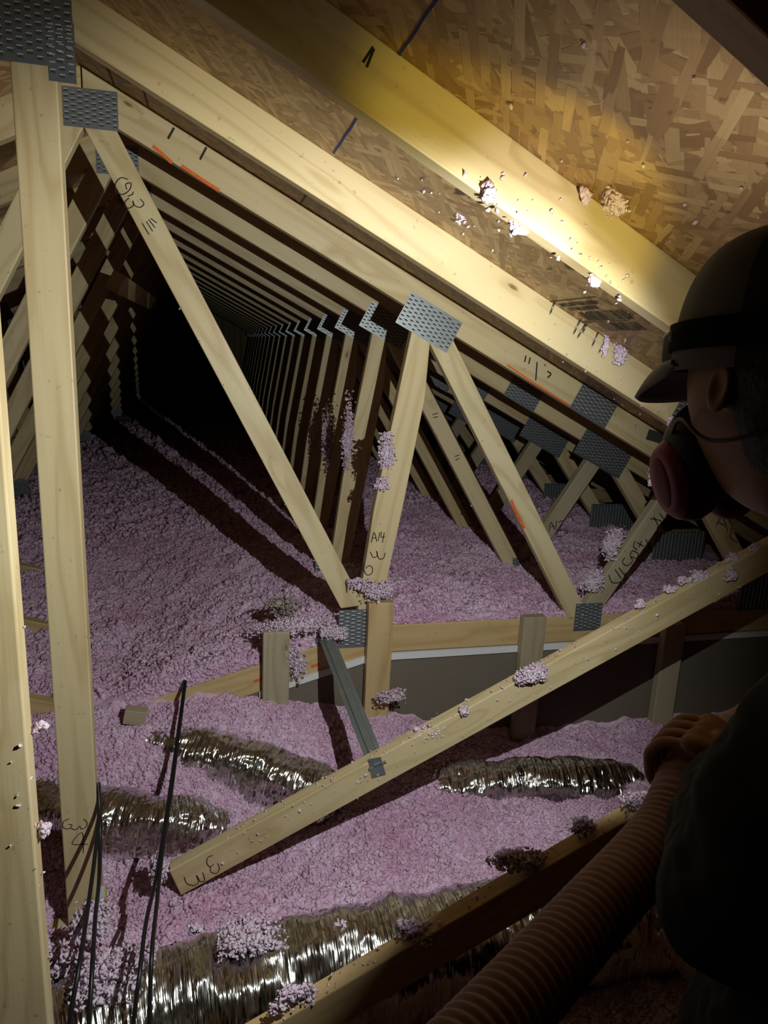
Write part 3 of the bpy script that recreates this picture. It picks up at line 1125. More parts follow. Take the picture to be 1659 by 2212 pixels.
specks((0.0, 0.276), (1.5, 1.034), 170, Y1, Y1 + TH)
specks((0.0, 0.24), (1.4, 0.94), 90, Y1 - 0.003, Y1 - 0.001, 0.02)
specks((0.1, 0.33), (0.95, 0.755), 150, Y0, Y0 + TH)
specks((-0.092, 1.60), (0.408, 0.675), 50, Y2 - 0.003, Y2 + 0.02)
specks((0.766, 1.33), (1.205, 0.62), 50, Y2 - 0.003, Y2 + 0.02)
specks((0.60, 1.40), (0.48, 0.80), 40, Y2 - 0.003, Y2 + 0.02)
specks((0.738, 1.38), (1.156, 0.70), 45, Y2 + S - 0.003, Y2 + S + 0.02)
specks((-0.268, 1.1), (-0.270, 0.3), 20, Y0 - 0.003, Y0 + 0.03)
specks((-0.30, 0.9), (-0.30, 0.25), 14, Y0 - 0.003, Y0 - 0.001, 0.018)
specks((0.38, 1.72), (0.62, 1.60), 40, Y0 - 0.003, Y0 - 0.001, 0.025)
specks((0.80, 1.51), (1.12, 1.35), 30, Y1 - 0.003, Y1 - 0.001, 0.02)
for (x0, x1, ya, yb, n) in ((0.35, 1.1, 1.08, 1.55, 60), (0.30, 0.66, 0.62, 1.0, 20)):
    xx_ = g.uniform(x0, x1, n)
    PS.append(np.stack([xx_, g.uniform(ya, yb, n), TOP - 0.5 * xx_ - 0.003], 1))
PS = np.concatenate(PS)
V, F = fluff(PS, g.uniform(0.0009, 0.0028, len(PS)), 9, 0.8)
tag(link('insulation_specks', mesh_np('insulation_specks', V, F, (PALE,))), 'tiny wool specks clinging to board edges and roof deck', 'insulation specks', kind='stuff')

# ------------------------------------------------------------------ foil ducts
def tube_path(pts, n):
    """Catmull-Rom through pts -> n samples"""
    P = [Vector(p) for p in pts]
    out = []
    m = len(P) - 1
    for i in range(n):
        u = i / (n - 1) * m
        k = min(int(u), m - 1)
        t = u - k
        p0, p1, p2, p3 = P[max(0, k - 1)], P[k], P[k + 1], P[min(m, k + 2)]
        out.append(0.5 * ((2 * p1) + (p2 - p0) * t + (2 * p0 - 5 * p1 + 4 * p2 - p3) * t * t + (3 * p1 - p0 - 3 * p2 + p3) * t ** 3))
    return out


def sweep(path, radf, nseg, closed_ends=True):
    V = []
    UV = []
    n = len(path)
    up = Vector((0, 0, 1))
    s = 0.0
    for i, p in enumerate(path):
        d = (path[min(i + 1, n - 1)] - path[max(i - 1, 0)]).normalized()
        a = d.cross(up)
        if a.length < 1e-3:
            a = Vector((1, 0, 0))
        a.normalize()
        b = a.cross(d)
        if i:
            s += (p - path[i - 1]).length
        for j in range(nseg + 1):
            th = 2 * math.pi * j / nseg
            r = radf(s, th, i)
            V.append(p + (a * math.cos(th) + b * math.sin(th)) * r)
            UV.append((s, th / (2 * math.pi)))
    F = []
    k = nseg + 1
    for i in range(n - 1):
        for j in range(nseg):
            F.append((i * k + j, i * k + j + 1, (i + 1) * k + j + 1, (i + 1) * k + j))
    return np.array([v[:] for v in V]), np.array(F), np.array(UV)


def duct(pts, r, label, mat=FOIL, seed=0, taper=True):
    NSEG = 110
    path = tube_path(pts, 800)
    V, F, UV = sweep(path, lambda s, t, i: r, NSEG)
    cen = np.repeat(np.array([p[:] for p in path]), NSEG + 1, 0)
    nrm = (V - cen) / r
    s = UV[:, 0]
    th = UV[:, 1] * 2 * np.pi
    cx, sy = np.cos(th), np.sin(th)
    w1 = np.abs(fbm(np.stack([s * 70 + seed, cx * 1.1 + 3, sy * 1.1 + seed], 1), 3))
    w2 = fbm(np.stack([s * 13 + seed * 2, cx * 1.3 + 9, sy * 1.3], 1), 3)
    w3 = np.abs(fbm(np.stack([s * 26 + cx * 3 + seed * 3, cx * 5 + s * 9, sy * 5 + 4], 1), 3))
    w4 = vnoise(np.stack([s * 150 + seed, cx * 1.6 + 3, sy * 1.6 + seed], 1))
    rib = np.abs(np.sin(s * math.pi / 0.042)) ** 0.6
    d = -0.010 * w1 + 0.020 * w2 - 0.005 * w3 + 0.0022 * w4 + 0.003 * rib
    if taper:
        e = np.minimum(s, s.max() - s) / (0.9 * r)
        d = d - r * (1 - np.clip(e, 0, 1)) ** 2 * 0.8
    V = V + nrm * d[:, None]
    o = link('flexible_duct', mesh_np('flexible_duct', V, F, (mat,), uv=UV))
    tag(o, label, 'duct', 'silver foil ducts in the wool')
    return o


DA = [at_z(150, 1578, .24), at_z(270, 1600, .262), at_z(390, 1628, .272), at_z(530, 1660, .255), at_z(640, 1700, .225), at_z(740, 1740, .17)]
duct(DA, 0.088, 'long wrinkled foil duct running from behind the post to the long diagonal', seed=1)
DB = [at_z(40, 1720, .19), at_z(150, 1765, .20), at_z(290, 1782, .215), at_z(400, 1790, .185), at_z(470, 1810, .10)]
duct(DB, 0.085, 'short foil duct hump right beside the second post', seed=2)
DD = [at_z(875, 1735, .07), at_z(980, 1715, .13), at_z(1120, 1700, .16), at_z(1250, 1700, .155), at_z(1375, 1715, .06)]
dD = duct(DD, 0.090, 'foil duct hump marked with a six, right of the steel strap', seed=3)
duct([(-0.62, 1.08, 0.02), (-0.36, 1.20, 0.105), (-0.1, 1.26, 0.125), (0.25, 1.29, 0.13), (0.6, 1.30, 0.13), (0.95, 1.31, 0.13), (1.3, 1.31, 0.12)], 0.130, 'large foil duct crossing the foreground under the black straps', seed=4)
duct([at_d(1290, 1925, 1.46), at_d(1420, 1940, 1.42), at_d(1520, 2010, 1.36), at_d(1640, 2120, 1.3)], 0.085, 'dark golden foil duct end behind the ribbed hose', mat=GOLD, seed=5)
# printed size on the duct
fc = bpy.data.curves.new('duct_print', 'FONT')
fc.body = '6"'
fc.size = 0.052
fc.extrude = 0.0005
fo = bpy.data.objects.new('duct_print', fc)
COL.objects.link(fo)
bpy.context.view_layer.update()
dg = bpy.context.evaluated_depsgraph_get()
me = bpy.data.meshes.new_from_object(fo.evaluated_get(dg), depsgraph=dg)
bpy.data.objects.remove(fo)
me.materials.append(INK)
hit, pm, nn, _i = dD.ray_cast(Vector((0, 0, CAM_Z)), ray(1126, 1676).normalized())
nn = Vector((0.05, -0.72, 0.69)).normalized()
tx = Vector((1, 0, 0)) - nn * nn.x
tx.normalize()
upv_ = nn.cross(tx)
bmt = bmesh.new()
bmt.from_mesh(me)
bmesh.ops.triangulate(bmt, faces=bmt.faces)
bmesh.ops.subdivide_edges(bmt, edges=bmt.edges[:], cuts=2)
bmt.to_mesh(me)
bmt.free()
for v in me.vertices:                       # wrap the print onto the wrinkled foil
    q = pm + tx * (v.co.x - 0.012) + upv_ * (v.co.y - 0.002)
    h_, hp, hn_, _i = dD.ray_cast(q + nn * 0.15, -nn)
    v.co = (hp if h_ else q) + nn * 0.0035
o = link('size_print', me, dD)

# tufts lying on the big duct
for (px, py, Z, hx, hy, hz, n, lab) in ((240, 2105, .255, .062, .045, .028, 5200, 'big pink wool heap on the large duct around the black straps'),
                                        (545, 2020, .262, .055, .035, .014, 1500, 'flat pale wool patch on top of the large duct'),
                                        (205, 1985, .262, .035, .03, .02, 900, 'wool clump at the foot of the second post straps'),
                                        (140, 2075, .23, .03, .03, .025, 800, 'pale wool clump at the left end of the large duct'),
                                        (425, 2005, .262, .012, .01, .006, 50, 'small wool fleck on the large duct right of the straps'),
                                        (742, 1998, .262, .012, .012, .006, 50, 'wool fleck near the middle of the large duct'),
                                        (345, 1870, .24, .018, .018, .028, 700, 'wool caught on the middle strap pair before the diagonal end')):
    c = at_z(px, py, Z)
    tuft(c, (hx, hy, hz), n, lab, 'wool tufts on the ducts and straps', r=(0.0018, 0.0045))

# on the dark nearest web
for (px, py, hx, n, lab) in ((1120, 1860, .045, 420, 'grey-pink wool clump on the shadowed web in front'), (1262, 1778, .02, 120, 'small wool tuft higher on the shadowed web in front'),
                             (1385, 1722, .03, 160, 'wool tuft on the shadowed web beside the sleeve'), (915, 2010, .035, 200, 'low wool streak along the shadowed web above the duct'),
                             (630, 2150, .03, 160, 'wool tuft at the lower end of the shadowed web')):
    tuft(at(px, py, Y0 + 0.018), (hx, .014, .014), n * 2, lab, 'wool tufts on the nearest web')

# ------------------------------------------------------------------ black straps, depth card, nails
def wire(name, pts, r, mat, label, cat, group=None, nseg=10, n=60, parent=None):
    path = tube_path(pts, n)
    V, F, UV = sweep(path, lambda s, t, i: r, nseg)
    o = link(name, mesh_np(name, V, F, (mat,)), parent)
    if parent is None:
        tag(o, label, cat, group)
    return o


SG = 'black straps holding up the large duct'
top = at(401, 1476, 2.11)
k0 = at(399, 1490, 2.07)
wire('duct_strap', [top, k0, at(372, 1700, 1.72), at(350, 1850, 1.46), at(338, 1960, 1.29), at(328, 2060, 1.16), at(322, 2212, 1.10), at(320, 2300, 1.09)], 0.0042, BLACKP, 'right cord of the black strap pair tied to the half-wall truss', 'strap', SG)
wire('duct_strap', [top + Vector((-.004, 0, .004)), k0 + Vector((-.003, 0, 0)), at(368, 1700, 1.72), at(340, 1880, 1.42), at(316, 1990, 1.25), at(302, 2100, 1.14), at(288, 2212, 1.10), at(284, 2300, 1.09)], 0.0042, BLACKP, 'left cord of the black strap pair tied to the half-wall truss', 'strap', SG)
wire('duct_strap', [at(211, 1690, 1.59), at(214, 1760, 1.545), at(205, 1850, 1.44), at(190, 1960, 1.30), at(172, 2080, 1.16), at(150, 2212, 1.10), at(148, 2300, 1.09)], 0.0044, BLACKP, 'left cord of the black strap pair tied to the second post', 'strap', SG)
wire('duct_strap', [at(213, 1690, 1.60), at(216, 1800, 1.545), at(214, 1900, 1.44), at(206, 1980, 1.30), at(200, 2080, 1.17), at(192, 2212, 1.10), at(190, 2300, 1.09)], 0.0044, BLACKP, 'right cord of the black strap pair tied to the second post', 'strap', SG)
p = at(224, 1950, 1.515)
dc = empty('depth_card', p, 'white depth card with yellow stripe standing beside the second post', 'card')
for x0, x1, mt, nm in ((-.009, .004, WHITE, 'card'), (.004, .008, YELLOW, 'yellow_stripe')):
    o = slab(nm, p.x + x0, p.x + x1, p.y, p.y + .0012, p.z - .09, p.z + .045, mt, dc)

# roofing nails through the deck, beside the second rafter and the nearest ones
def nail(x, y, ln, lean, label, group):
    bm = bmesh.new()
    bmesh.ops.create_cone(bm, segments=10, radius1=0.0019, radius2=0.0019, depth=ln, cap_ends=True, matrix=Matrix.Translation((0, 0, -ln / 2)))
    bmesh.ops.create_cone(bm, segments=10, radius1=0.0003, radius2=0.0019, depth=0.006, cap_ends=True, matrix=Matrix.Translation((0, 0, -ln - 0.003)))
    o = link('roofing_nail', mesh_bm('roofing_nail', bm, (NAIL,), True))
    o.location = (x, y, TOP - 0.5 * x + 0.002)
    o.rotation_euler = (lean[0], math.atan(0.5) * 0.6 + lean[1], 0)
    return tag(o, label, 'nail', group)


NG = 'nail tips through the deck'
for (px, py, l, lean, lab) in ((1174, 657, .024, (.1, 0), 'nail tip left of the stamp, leftmost of the row on the second rafter'),
                               (1212, 703, .018, (.1, .05), 'short nail tip below the stamp corner'),
                               (1250, 692, .032, (.05, .1), 'first of the twin nail tips at the stamp arrow'),
                               (1258, 700, .034, (.0, .2), 'second of the twin nail tips at the stamp arrow'),
                               (1277, 718, .032, (.05, .05), 'lone nail tip right of the twin nails'),
                               (1307, 730, .036, (.1, .1), 'nail tip with a wool shred on it'),
                               (1345, 758, .036, (.1, .2), 'nail tip buried in the wool tuft near the headlamp')):
    r_ = ray(px, py)
    t_ = 0.4976 / (r_.z + 0.5 * r_.x)
    q = r_ * t_ + Vector((0, 0, CAM_Z))
    nail(q.x, min(q.y, 1.562), l, lean, lab, NG)

# ------------------------------------------------------------------ ribbed hose
HPTS = [at_d(730, 2580, .46), at_d(905, 2390, .52), at_d(1085, 2195, .60), at_d(1262, 1995, .71), at_d(1430, 1802, .83), at_d(1500, 1668, .90), at_d(1620, 1575, 1.02), at_d(1730, 1500, 1.15), at_d(1850, 1440, 1.28)]
HR = 0.0345
path = tube_path(HPTS, 900)
cum = 0.0


def hose_r(s, th, i):
    ph = (s / 0.0112) % 1.0
    rb = 0.5 - 0.5 * math.cos(2 * math.pi * ph)
    return HR - 0.0034 + 0.0042 * rb ** 0.7


V, F, UV = sweep(path, hose_r, 40)
hose = link('ribbed_hose', mesh_np('ribbed_hose', V, F, (HOSEM,)))
tag(hose, 'dusty pink ribbed blowing hose held in the worker\'s hand', 'hose')

# ------------------------------------------------------------------ person
HC = Vector((0.449, 0.482, 1.485))         # head centre
LOOK = math.radians(5.0)
HM = Matrix.Translation(HC) @ Matrix.Rotation(LOOK, 4, 'Z') @ Matrix.Rotation(math.radians(-4), 4, 'X')


def skin_mesh(chains, sub=2):
    """chains: list of [(pos, radius)...]; separate skinned tubes joined into one object"""
    objs = []
    for ch in chains:
        me = bpy.data.meshes.new('s')
        me.from_pydata([tuple(p) for p, r in ch], [(i, i + 1) for i in range(len(ch) - 1)], [])
        o = bpy.data.objects.new('s', me)
        COL.objects.link(o)
        m = o.modifiers.new('skin', 'SKIN')
        for i, (p, r) in enumerate(ch):
            rr_ = r if isinstance(r, tuple) else (r, r)
            me.skin_vertices[0].data[i].radius = rr_
        me.skin_vertices[0].data[0].use_root = True
        s = o.modifiers.new('sub', 'SUBSURF')
        s.levels = s.render_levels = sub
        objs.append(o)
    bpy.context.view_layer.update()
    dg = bpy.context.evaluated_depsgraph_get()
    bm = bmesh.new()
    for o in objs:
        me = bpy.data.meshes.new_from_object(o.evaluated_get(dg), depsgraph=dg)
        bm.from_mesh(me)
    for o in objs:
        bpy.data.objects.remove(o)
    return bm


def head_bm():
    bm = bmesh.new()
    bmesh.ops.create_uvsphere(bm, u_segments=96, v_segments=64, radius=1.0)
    for v in bm.verts:
        x, y, z = v.co
        X, Y, Z = x * 0.069, y * 0.088, z * 0.108
        if z < 0:
            X *= 1 + 0.30 * z
            if y > 0:
                Y *= 1 - 0.02 * z
            else:
                Y *= 1 + 0.35 * z
        if y > 0:
            fr = y
            def gz(x0, z0, sx, sz):
                return math.exp(-((X - x0) / sx) ** 2 - ((Z - z0) / sz) ** 2)
            Y += fr * (0.017 * gz(0, -0.030, 0.010, 0.012) + 0.011 * gz(0, -0.012, 0.008, 0.020))
            Y += fr * (0.005 * gz(0, 0.022, 0.045, 0.010))
            Y -= fr * (0.009 * gz(0.028, 0.005, 0.014, 0.010) + 0.009 * gz(-0.028, 0.005, 0.014, 0.010))
            Y += fr * (0.004 * gz(0.028, 0.003, 0.008, 0.006) + 0.004 * gz(-0.028, 0.003, 0.008, 0.006))
            Y += fr * (0.006 * gz(0, -0.054, 0.018, 0.006) + 0.006 * gz(0, -0.066, 0.016, 0.006) - 0.003 * gz(0, -0.060, 0.02, 0.003))
            Y += fr * (0.010 * gz(0, -0.092, 0.022, 0.014))
        v.co = (X, Y, Z)
    for s in (1, -1):
        b2 = bmesh.new()
        bmesh.ops.create_uvsphere(b2, u_segments=24, v_segments=16, radius=1.0)
        for v in b2.verts:
            x, y, z = v.co
            dish = 1.5 * max(0.0, 1 - (y * y + z * z) * 1.45)
            v.co = (s * (0.066 + 0.007 * x * (1 - 0.7 * dish if x * s > 0 else 1) * s + 0.007), -0.002 + y * 0.012 - 0.003 * z, -0.004 + z * 0.020)
        me = bpy.data.meshes.new('e')
        b2.to_mesh(me)
        b2.free()
        bm.from_mesh(me)
    bmesh.ops.transform(bm, matrix=HM, verts=bm.verts)
    return bm


NECK = Vector((0.545, 0.375, 1.315))
CHEST = Vector((0.615, 0.300, 1.16))
PELV = Vector((0.530, 0.415, 0.80))
LSH = Vector((0.440, 0.362, 1.250))
RSH = Vector((0.790, 0.300, 1.235))
LEL = at_d(1590, 2030, 0.56)
HANDC = at_d(1487, 1648, 0.895)            # centre of the hose where the hand closes
ha = (at_d(1560, 1615, 0.955) - at_d(1440, 1760, 0.84)).normalized()
hu = Vector((0, 0, 1))
hu = (hu - ha * hu.dot(ha)).normalized()
hn = hu.cross(ha).normalized()             # points away from the wrist
if hn.y < 0:
    hn = -hn
WRIST = HANDC + hu * 0.030 - hn * 0.062
REL = Vector((0.93, 0.33, 1.02))
RWR = Vector((0.88, 0.52, 0.96))


def fing(base_a, ln, rad, k):
    r = HR + rad * 0.9
    pts = []
    for deg, f in ((95, 1.12), (58, 1.08), (18, 1.02), (-28, 1.0), (-62, 1.0)):
        if deg < -40 and ln < 0.9:
            deg = -48
        d = math.radians(deg)
        pts.append((HANDC + ha * base_a + hu * (math.sin(d) * r * f) + hn * (math.cos(d) * r * f), rad * (1.12 if deg in (58, 18) else 0.98)))
    return pts


hand = []
for a_, ln, rd in ((0.033, 1.0, 0.0080), (0.0115, 1.0, 0.0084), (-0.0095, 0.95, 0.0080), (-0.029, 0.8, 0.0070)):
    hand.append(fing(a_, ln, rd, 0))
palm_c = HANDC + hu * (HR + 0.013) - hn * 0.016
for a_ in (0.030, 0.010, -0.010, -0.027):
    hand.append([(WRIST + ha * a_ * 0.35, 0.016), (palm_c + ha * a_, 0.0145), (HANDC + ha * a_ * 1.08 + hu * (HR + 0.015) + hn * 0.004, 0.0108)])
hand.append([(WRIST + ha * 0.012, 0.015), (HANDC + ha * 0.036 + hu * (HR * 0.75) - hn * 0.030, 0.012), (HANDC + ha * 0.050 + hu * 0.008 - hn * (HR + 0.010), 0.0105),
             (HANDC + ha * 0.052 - hu * 0.022 - hn * (HR * 0.75 + 0.008), 0.0092), (HANDC + ha * 0.048 - hu * 0.036 - hn * 0.012, 0.008)])
rh = []
for i, a_ in enumerate((-0.028, -0.010, 0.009, 0.027)):
    rh.append([(RWR + Vector((0, 0.03, -.01)), 0.014), (RWR + Vector((a_, 0.075, -.02)), 0.010), (RWR + Vector((a_ * 1.1, 0.105, -.035)), 0.0088), (RWR + Vector((a_ * 1.1, 0.115, -.062)), 0.008), (RWR + Vector((a_ * 1.0, 0.10, -.082)), 0.007)])
rh.append([(RWR + Vector((-.01, 0.02, -.01)), 0.014), (RWR + Vector((-.045, 0.05, -.02)), 0.011), (RWR + Vector((-.052, 0.085, -.04)), 0.009)])

LKN, LAN = Vector((0.455, 0.41, 0.43)), Vector((0.455, 0.36, 0.07))
RKN, RAN = Vector((0.635, 0.41, 0.43)), Vector((0.645, 0.35, 0.07))
body_ch = [
    [(PELV, (0.125, 0.095)), (Vector((0.545, 0.39, 0.97)), (0.115, 0.085)), (CHEST, (0.135, 0.095)), (NECK + Vector((0.02, -0.02, -0.05)), (0.10, 0.07)), (NECK, 0.052), (HC + Vector((0.02, -0.03, -0.07)), 0.05), (HC + Vector((0, 0, -0.02)), 0.05)],
    [(CHEST + Vector((0, 0, .04)), 0.06), (LSH, 0.052), ((LSH + LEL) / 2, 0.043), (LEL, 0.038), ((LEL * 0.6 + WRIST * 0.4), 0.037), (WRIST, 0.025), (palm_c, 0.020)],
    [(CHEST + Vector((0, 0, .04)), 0.06), (RSH, 0.052), ((RSH + REL) / 2, 0.043), (REL, 0.038), ((REL * 0.6 + RWR * 0.4), 0.036), (RWR, 0.025), (RWR + Vector((0, .045, -.012)), 0.024)],
    [(PELV, 0.09), (Vector((0.455, 0.40, 0.72)), 0.085), (LKN, 0.055), ((LKN + LAN) / 2, 0.05), (LAN, 0.036), (LAN + Vector((-.01, 0.10, -.035)), 0.034), (LAN + Vector((-.012, 0.16, -.045)), 0.026)],
    [(PELV, 0.09), (Vector((0.605, 0.40, 0.72)), 0.085), (RKN, 0.055), ((RKN + RAN) / 2, 0.05), (RAN, 0.036), (RAN + Vector((.01, 0.10, -.035)), 0.034), (RAN + Vector((.012, 0.16, -.045)), 0.026)],
] + hand + rh
bm = skin_mesh(body_ch)
h2 = head_bm()
tmp = bpy.data.meshes.new('h')
h2.to_mesh(tmp)
h2.free()
bm.from_mesh(tmp)
person = link('person', mesh_bm('person', bm, (SKIN,), True))
md = person.modifiers.new('r', 'REMESH')
md.mode = 'VOXEL'
md.voxel_size = 0.0026
md.use_smooth_shade = True
sm = person.modifiers.new('s', 'SMOOTH')
sm.iterations = 2
sm.factor = 0.5
bpy.context.view_layer.update()
bake(person)
person.data.materials.clear()
person.data.materials.append(SKIN)
person.data.polygons.foreach_set('use_smooth', np.full(len(person.data.polygons), True))
tag(person, 'worker in a cap, headlamp and respirator, facing away and holding the hose', 'person')


def wearable(name, bm, mats, voxel=None, smooth=True, wr=0.0, wscale=30):
    o = link(name, mesh_bm(name, bm, mats, smooth), None)
    if voxel:
        md = o.modifiers.new('r', 'REMESH')
        md.mode = 'VOXEL'
        md.voxel_size = voxel
        md.use_smooth_shade = True
        sm = o.modifiers.new('s', 'SMOOTH')
        sm.iterations = 4
        bpy.context.view_layer.update()
        bake(o)
        o.data.materials.clear()
        for m in mats:
            o.data.materials.append(m)
    me = o.data
    if wr:
        n = len(me.vertices)
        co = np.empty(n * 3, np.float32)
        no = np.empty(n * 3, np.float32)
        me.vertices.foreach_get('co', co)
        me.vertices.foreach_get('normal', no)
        co = co.reshape(-1, 3)
        no = no.reshape(-1, 3)
        d = fbm(co * wscale, 3) * wr
        d += np.abs(fbm(co * np.array([wscale * 0.6, wscale * 0.6, wscale * 1.3]), 2)) * wr
        me.vertices.foreach_set('co', (co + no * d[:, None]).ravel())
        me.update()
    me.polygons.foreach_set('use_smooth', np.full(len(me.polygons), smooth))
    o.parent = person
    return o


fa = (WRIST - LEL)
jacket_ch = [
    [(PELV + Vector((-.01, 0, -.06)), (0.185, 0.15)), (Vector((0.540, 0.395, 0.95)), (0.15, 0.12)), (CHEST, (0.165, 0.125)), (NECK + Vector((0.02, -0.02, -0.06)), (0.115, 0.09)), (NECK + Vector((0.0, 0.0, 0.0)), 0.072)],
    [(CHEST + Vector((0, 0, .03)), 0.085), (LSH, 0.094), ((LSH + LEL) / 2, 0.082), (LEL, 0.072), (LEL + fa * 0.35, 0.072), (LEL + fa * 0.7, 0.064), (LEL + fa * 0.95, 0.056)],
    [(CHEST + Vector((0, 0, .03)), 0.085), (RSH, 0.076), ((RSH + REL) / 2, 0.065), (REL, 0.062), ((REL * 0.5 + RWR * 0.5), 0.056), (REL * 0.1 + RWR * 0.9, 0.044)],
]
wearable('jacket', skin_mesh(jacket_ch), (JACKET,), 0.006, wr=0.010, wscale=22)
tr_ch = [
    [(PELV + Vector((0, 0, .04)), (0.14, 0.112)), (PELV + Vector((0, 0, -.03)), (0.14, 0.112))],
    [(PELV + Vector((-.03, 0, 0)), 0.10), (Vector((0.455, 0.40, 0.70)), 0.10), (LKN, 0.072), ((LKN + LAN) / 2, 0.068), (LAN + Vector((0, 0, .02)), 0.06)],
    [(PELV + Vector((.03, 0, 0)), 0.10), (Vector((0.605, 0.40, 0.70)), 0.10), (RKN, 0.072), ((RKN + RAN) / 2, 0.068), (RAN + Vector((0, 0, .02)), 0.06)]]
wearable('trousers', skin_mesh(tr_ch), (DENIM,), 0.008, wr=0.008)
for A in (LAN, RAN):
    wearable('boot', skin_mesh([[(A + Vector((0, -.01, .05)), 0.05), (A + Vector((0, -.005, -.02)), 0.05), (A + Vector((0, 0.08, -.032)), 0.045), (A + Vector((0, 0.165, -.036)), 0.038)]]), (BOOT,), 0.006)
# hair at the back of the head and over the nape
bm = bmesh.new()
bmesh.ops.create_uvsphere(bm, u_segments=40, v_segments=28, radius=1.0)
for v in bm.verts:
    x, y, z = v.co
    v.co = (x * 0.0745, y * 0.062 - 0.036, z * 0.082 - 0.002)
bmesh.ops.transform(bm, matrix=HM, verts=bm.verts)
wearable('hair', bm, (HAIR,), wr=0.006, wscale=70)

# cap: dome with panels, band line just above the ear
cap_base = HM
bm = bmesh.new()
nu, nv = 64, 20
ring = []
for j in range(nv + 1):
    ph = (j / nv) * math.pi / 2
    row = []
    for i in range(nu):
        th = 2 * math.pi * i / nu
        cx, cy = math.cos(th), math.sin(th)
        seam = 1 - 0.010 * math.exp(-((((i / nu * 6) % 1) - 0.5) / 0.06) ** 2)
        rad = math.cos(ph) ** 0.56
        x = cx * 0.0800 * rad * seam
        y = cy * (0.1050 if cy > 0 else 0.0960) * rad * seam
        z = 0.014 + 0.107 * math.sin(ph) ** 0.9
        if j == 0:
            z -= 0.004
        row.append(bm.verts.new((x, y, z)))
    ring.append(row)
for j in range(nv):
    for i in range(nu):
        k = (i + 1) % nu
        f = bm.faces.new((ring[j][i], ring[j][k], ring[j + 1][k], ring[j + 1][i]))
        f.material_index = 0 if math.sin(2 * math.pi * (i + 0.5) / nu) > -0.18 else 1
bmesh.ops.remove_doubles(bm, verts=bm.verts, dist=1e-5)
bmesh.ops.transform(bm, matrix=HM, verts=bm.verts)
cap = wearable('cap', bm, (CAPG, CAPM))
sol = cap.modifiers.new('t', 'SOLIDIFY')
sol.thickness = 0.0022
bpy.context.view_layer.update()
bake(cap)
# visor
bm = bmesh.new()
nu, nv = 28, 12
rows = []
for j in range(nv + 1):
    t = j / nv
    row = []
    for i in range(nu + 1):
        th = math.radians(28 + 124 * i / nu)
        cx, cy = math.cos(th), math.sin(th)
        bx_, by_ = cx * 0.0795, cy * 0.1040
        ext = 0.060 * t * (math.sin(math.pi * min(1.0, max(0.0, i / nu))) ** 0.5)
        x = bx_ * (1 - 0.10 * t)
        y = by_ + ext
        z = 0.018 - 0.036 * t * (ext / 0.060 if t else 0) - 0.20 * (abs(x) ** 1.6)
        row.append(bm.verts.new((x, y, z)))
    rows.append(row)
for j in range(nv):
    for i in range(nu):
        bm.faces.new((rows[j][i], rows[j][i + 1], rows[j + 1][i + 1], rows[j + 1][i]))
bmesh.ops.transform(bm, matrix=HM, verts=bm.verts)
vis = wearable('visor', bm, (VISOR,))
sol = vis.modifiers.new('t', 'SOLIDIFY')
sol.thickness = 0.0035
bpy.context.view_layer.update()
bake(vis)
vis.parent = cap
# headlamp strap
bm = bmesh.new()
rows = []
for j, z in enumerate((0.0255, 0.026, 0.037, 0.0480, 0.0485)):
    row = []
    for i in range(72):
        th = 2 * math.pi * i / 72
        e = 0.0035 if j in (1, 2, 3) else 0.0015
        row.append(bm.verts.new((math.cos(th) * (0.0795 + e), math.sin(th) * ((0.1050 if math.sin(th) > 0 else 0.0955) + e), z)))
    rows.append(row)
for j in range(4):
    for i in range(72):
        bm.faces.new((rows[j][i], rows[j][(i + 1) % 72], rows[j + 1][(i + 1) % 72], rows[j + 1][i]))
bmesh.ops.transform(bm, matrix=HM, verts=bm.verts)
hl = wearable('headlamp', bm, (BANDM,))
hl['label'] = 'black headlamp on its elastic band'
# lamp housing
bm = bmesh.new()
bmesh.ops.create_cube(bm, size=1.0)
for v in bm.verts:
    v.co = Vector((v.co.x * 0.058, v.co.y * 0.030 + 0.1165, v.co.z * 0.042 + 0.036))
    if v.co.y > 0.12:
        v.co.x *= 0.82
        v.co.z = 0.036 + (v.co.z - 0.036) * 0.80 - 0.004
bmesh.ops.bevel(bm, geom=bm.edges[:], offset=0.008, segments=4, affect='EDGES', profile=0.5)
bmesh.ops.transform(bm, matrix=HM, verts=bm.verts)
hh_ = wearable('lamp_housing', bm, (BLACKP,))
hh_.parent = hl
bm = bmesh.new()
bmesh.ops.create_cone(bm, segments=32, radius1=0.016, radius2=0.014, depth=0.004, cap_ends=True, matrix=Matrix.Translation((0, 0.1318, 0.033)) @ Matrix.Rotation(-math.pi / 2, 4, 'X'))
bmesh.ops.transform(bm, matrix=HM, verts=bm.verts)
le = wearable('lens', bm, (LENS,))
le.parent = hl
# woven letters on the band (left side of the head)
fc = bpy.data.curves.new('band_print', 'FONT')
fc.body = 'GEAR'
fc.size = 0.014
fc.extrude = 0.0002
fo = bpy.data.objects.new('band_print', fc)
COL.objects.link(fo)
bpy.context.view_layer.update()
dg = bpy.context.evaluated_depsgraph_get()
me = bpy.data.meshes.new_from_object(fo.evaluated_get(dg), depsgraph=dg)
bpy.data.objects.remove(fo)
nv_ = len(me.vertices)
co = np.empty(nv_ * 3, np.float32)
me.vertices.foreach_get('co', co)
co = co.reshape(-1, 3)
out = []
for x, y, z in co:
    th = math.radians(124) + x / 0.09
    rx, ry = 0.0795 + 0.0039 + z, 0.1050 + 0.0039 + z
    out.append(HM @ Vector((math.cos(th) * rx, math.sin(th) * ry, 0.0335 + y)))
me.vertices.foreach_set('co', np.array([v[:] for v in out], np.float32).ravel())
me.materials.append(GREYTXT)
o = link('band_print', me, hl)
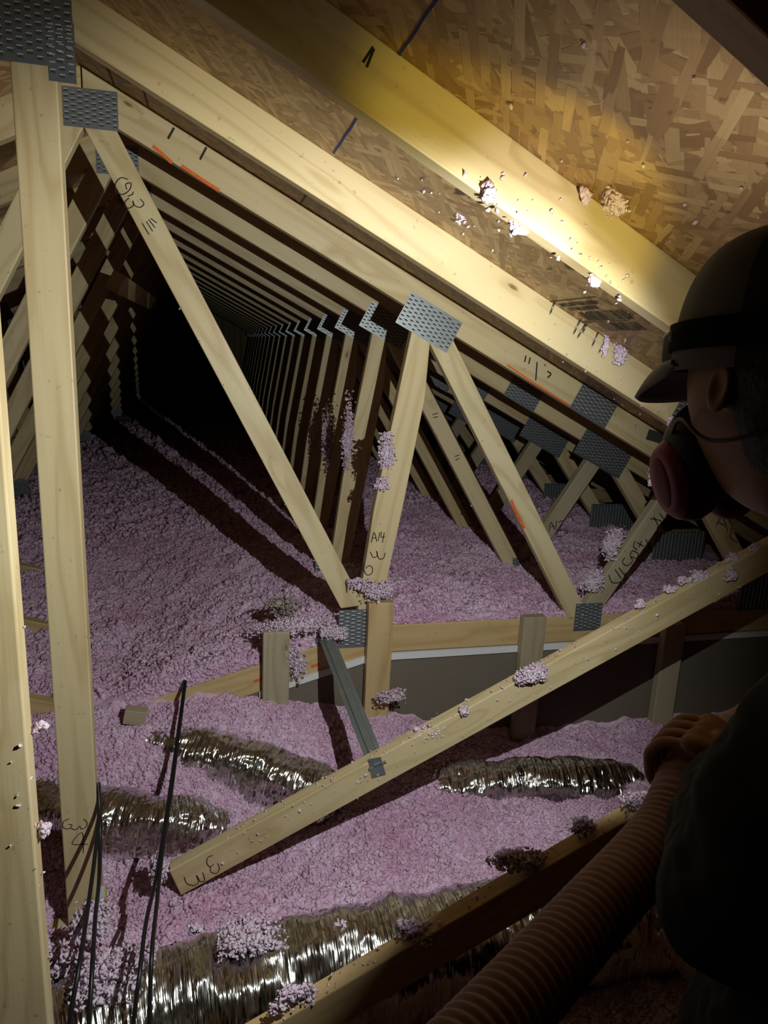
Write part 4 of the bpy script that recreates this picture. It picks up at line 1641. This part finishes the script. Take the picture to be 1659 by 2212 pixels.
# respirator: face piece, two filters, head straps
bm = bmesh.new()
bmesh.ops.create_uvsphere(bm, u_segments=32, v_segments=20, radius=1.0)
for v in bm.verts:
    x, y, z = v.co
    v.co = (x * 0.046, 0.074 + y * 0.046, -0.058 + z * 0.048)
bmesh.ops.transform(bm, matrix=HM, verts=bm.verts)
resp = wearable('respirator', bm, (MASK,))
resp['label'] = 'half mask respirator with magenta filters'


def filt(side):
    bm = bmesh.new()
    prof = [(0.0, 0.013), (0.022, 0.013), (0.026, 0.011), (0.031, 0.004), (0.034, -0.006), (0.0345, -0.014), (0.031, -0.025), (0.018, -0.030), (0.0, -0.030)]
    rows = []
    for (r, h) in prof:
        row = []
        for i in range(48):
            th = 2 * math.pi * i / 48
            row.append(bm.verts.new((r * math.cos(th) * 0.80, r * math.sin(th) * 1.16, h)))
        rows.append(row)
    for j in range(len(prof) - 1):
        for i in range(48):
            f = bm.faces.new((rows[j][i], rows[j][(i + 1) % 48], rows[j + 1][(i + 1) % 48], rows[j + 1][i]))
            f.material_index = 0 if j < 3 else 1
    bmesh.ops.remove_doubles(bm, verts=bm.verts, dist=1e-5)
    # z axis -> outwards
    out = Vector((-side * 0.97, 0.12, -0.20)).normalized()
    upv = Vector((0, 0.25, 1)).normalized()
    xv = upv.cross(out).normalized()
    upv = out.cross(xv)
    R = Matrix((xv, upv, out)).transposed().to_4x4()
    T = HM @ Matrix.Translation((-side * 0.035, 0.082, -0.086)) @ R
    b2 = bmesh.new()
    bmesh.ops.create_uvsphere(b2, u_segments=32, v_segments=16, radius=1.0)
    for v in b2.verts:
        v.co = (v.co.x * 0.0125, v.co.y * 0.024, 0.0125 + v.co.z * 0.003)
    bmesh.ops.transform(bm, matrix=T, verts=bm.verts)
    bmesh.ops.transform(b2, matrix=T, verts=b2.verts)
    o = wearable('filter', bm, (MAGENTA, REDP))
    o.parent = resp
    c = wearable('filter_cover', b2, (MAGENTA_D,))
    c.parent = resp


filt(1)
filt(-1)
for sgn in (1, -1):
    pts = [HM @ Vector((sgn * -0.040, 0.085, -0.045)), HM @ Vector((sgn * -0.066, 0.045, -0.030)), HM @ Vector((sgn * -0.074, 0.0, -0.045)), HM @ Vector((sgn * -0.06, -0.06, -0.03)), HM @ Vector((0, -0.100, -0.01))]
    o = wire('head_strap', pts, 0.0019, MASK, None, None, parent=resp)
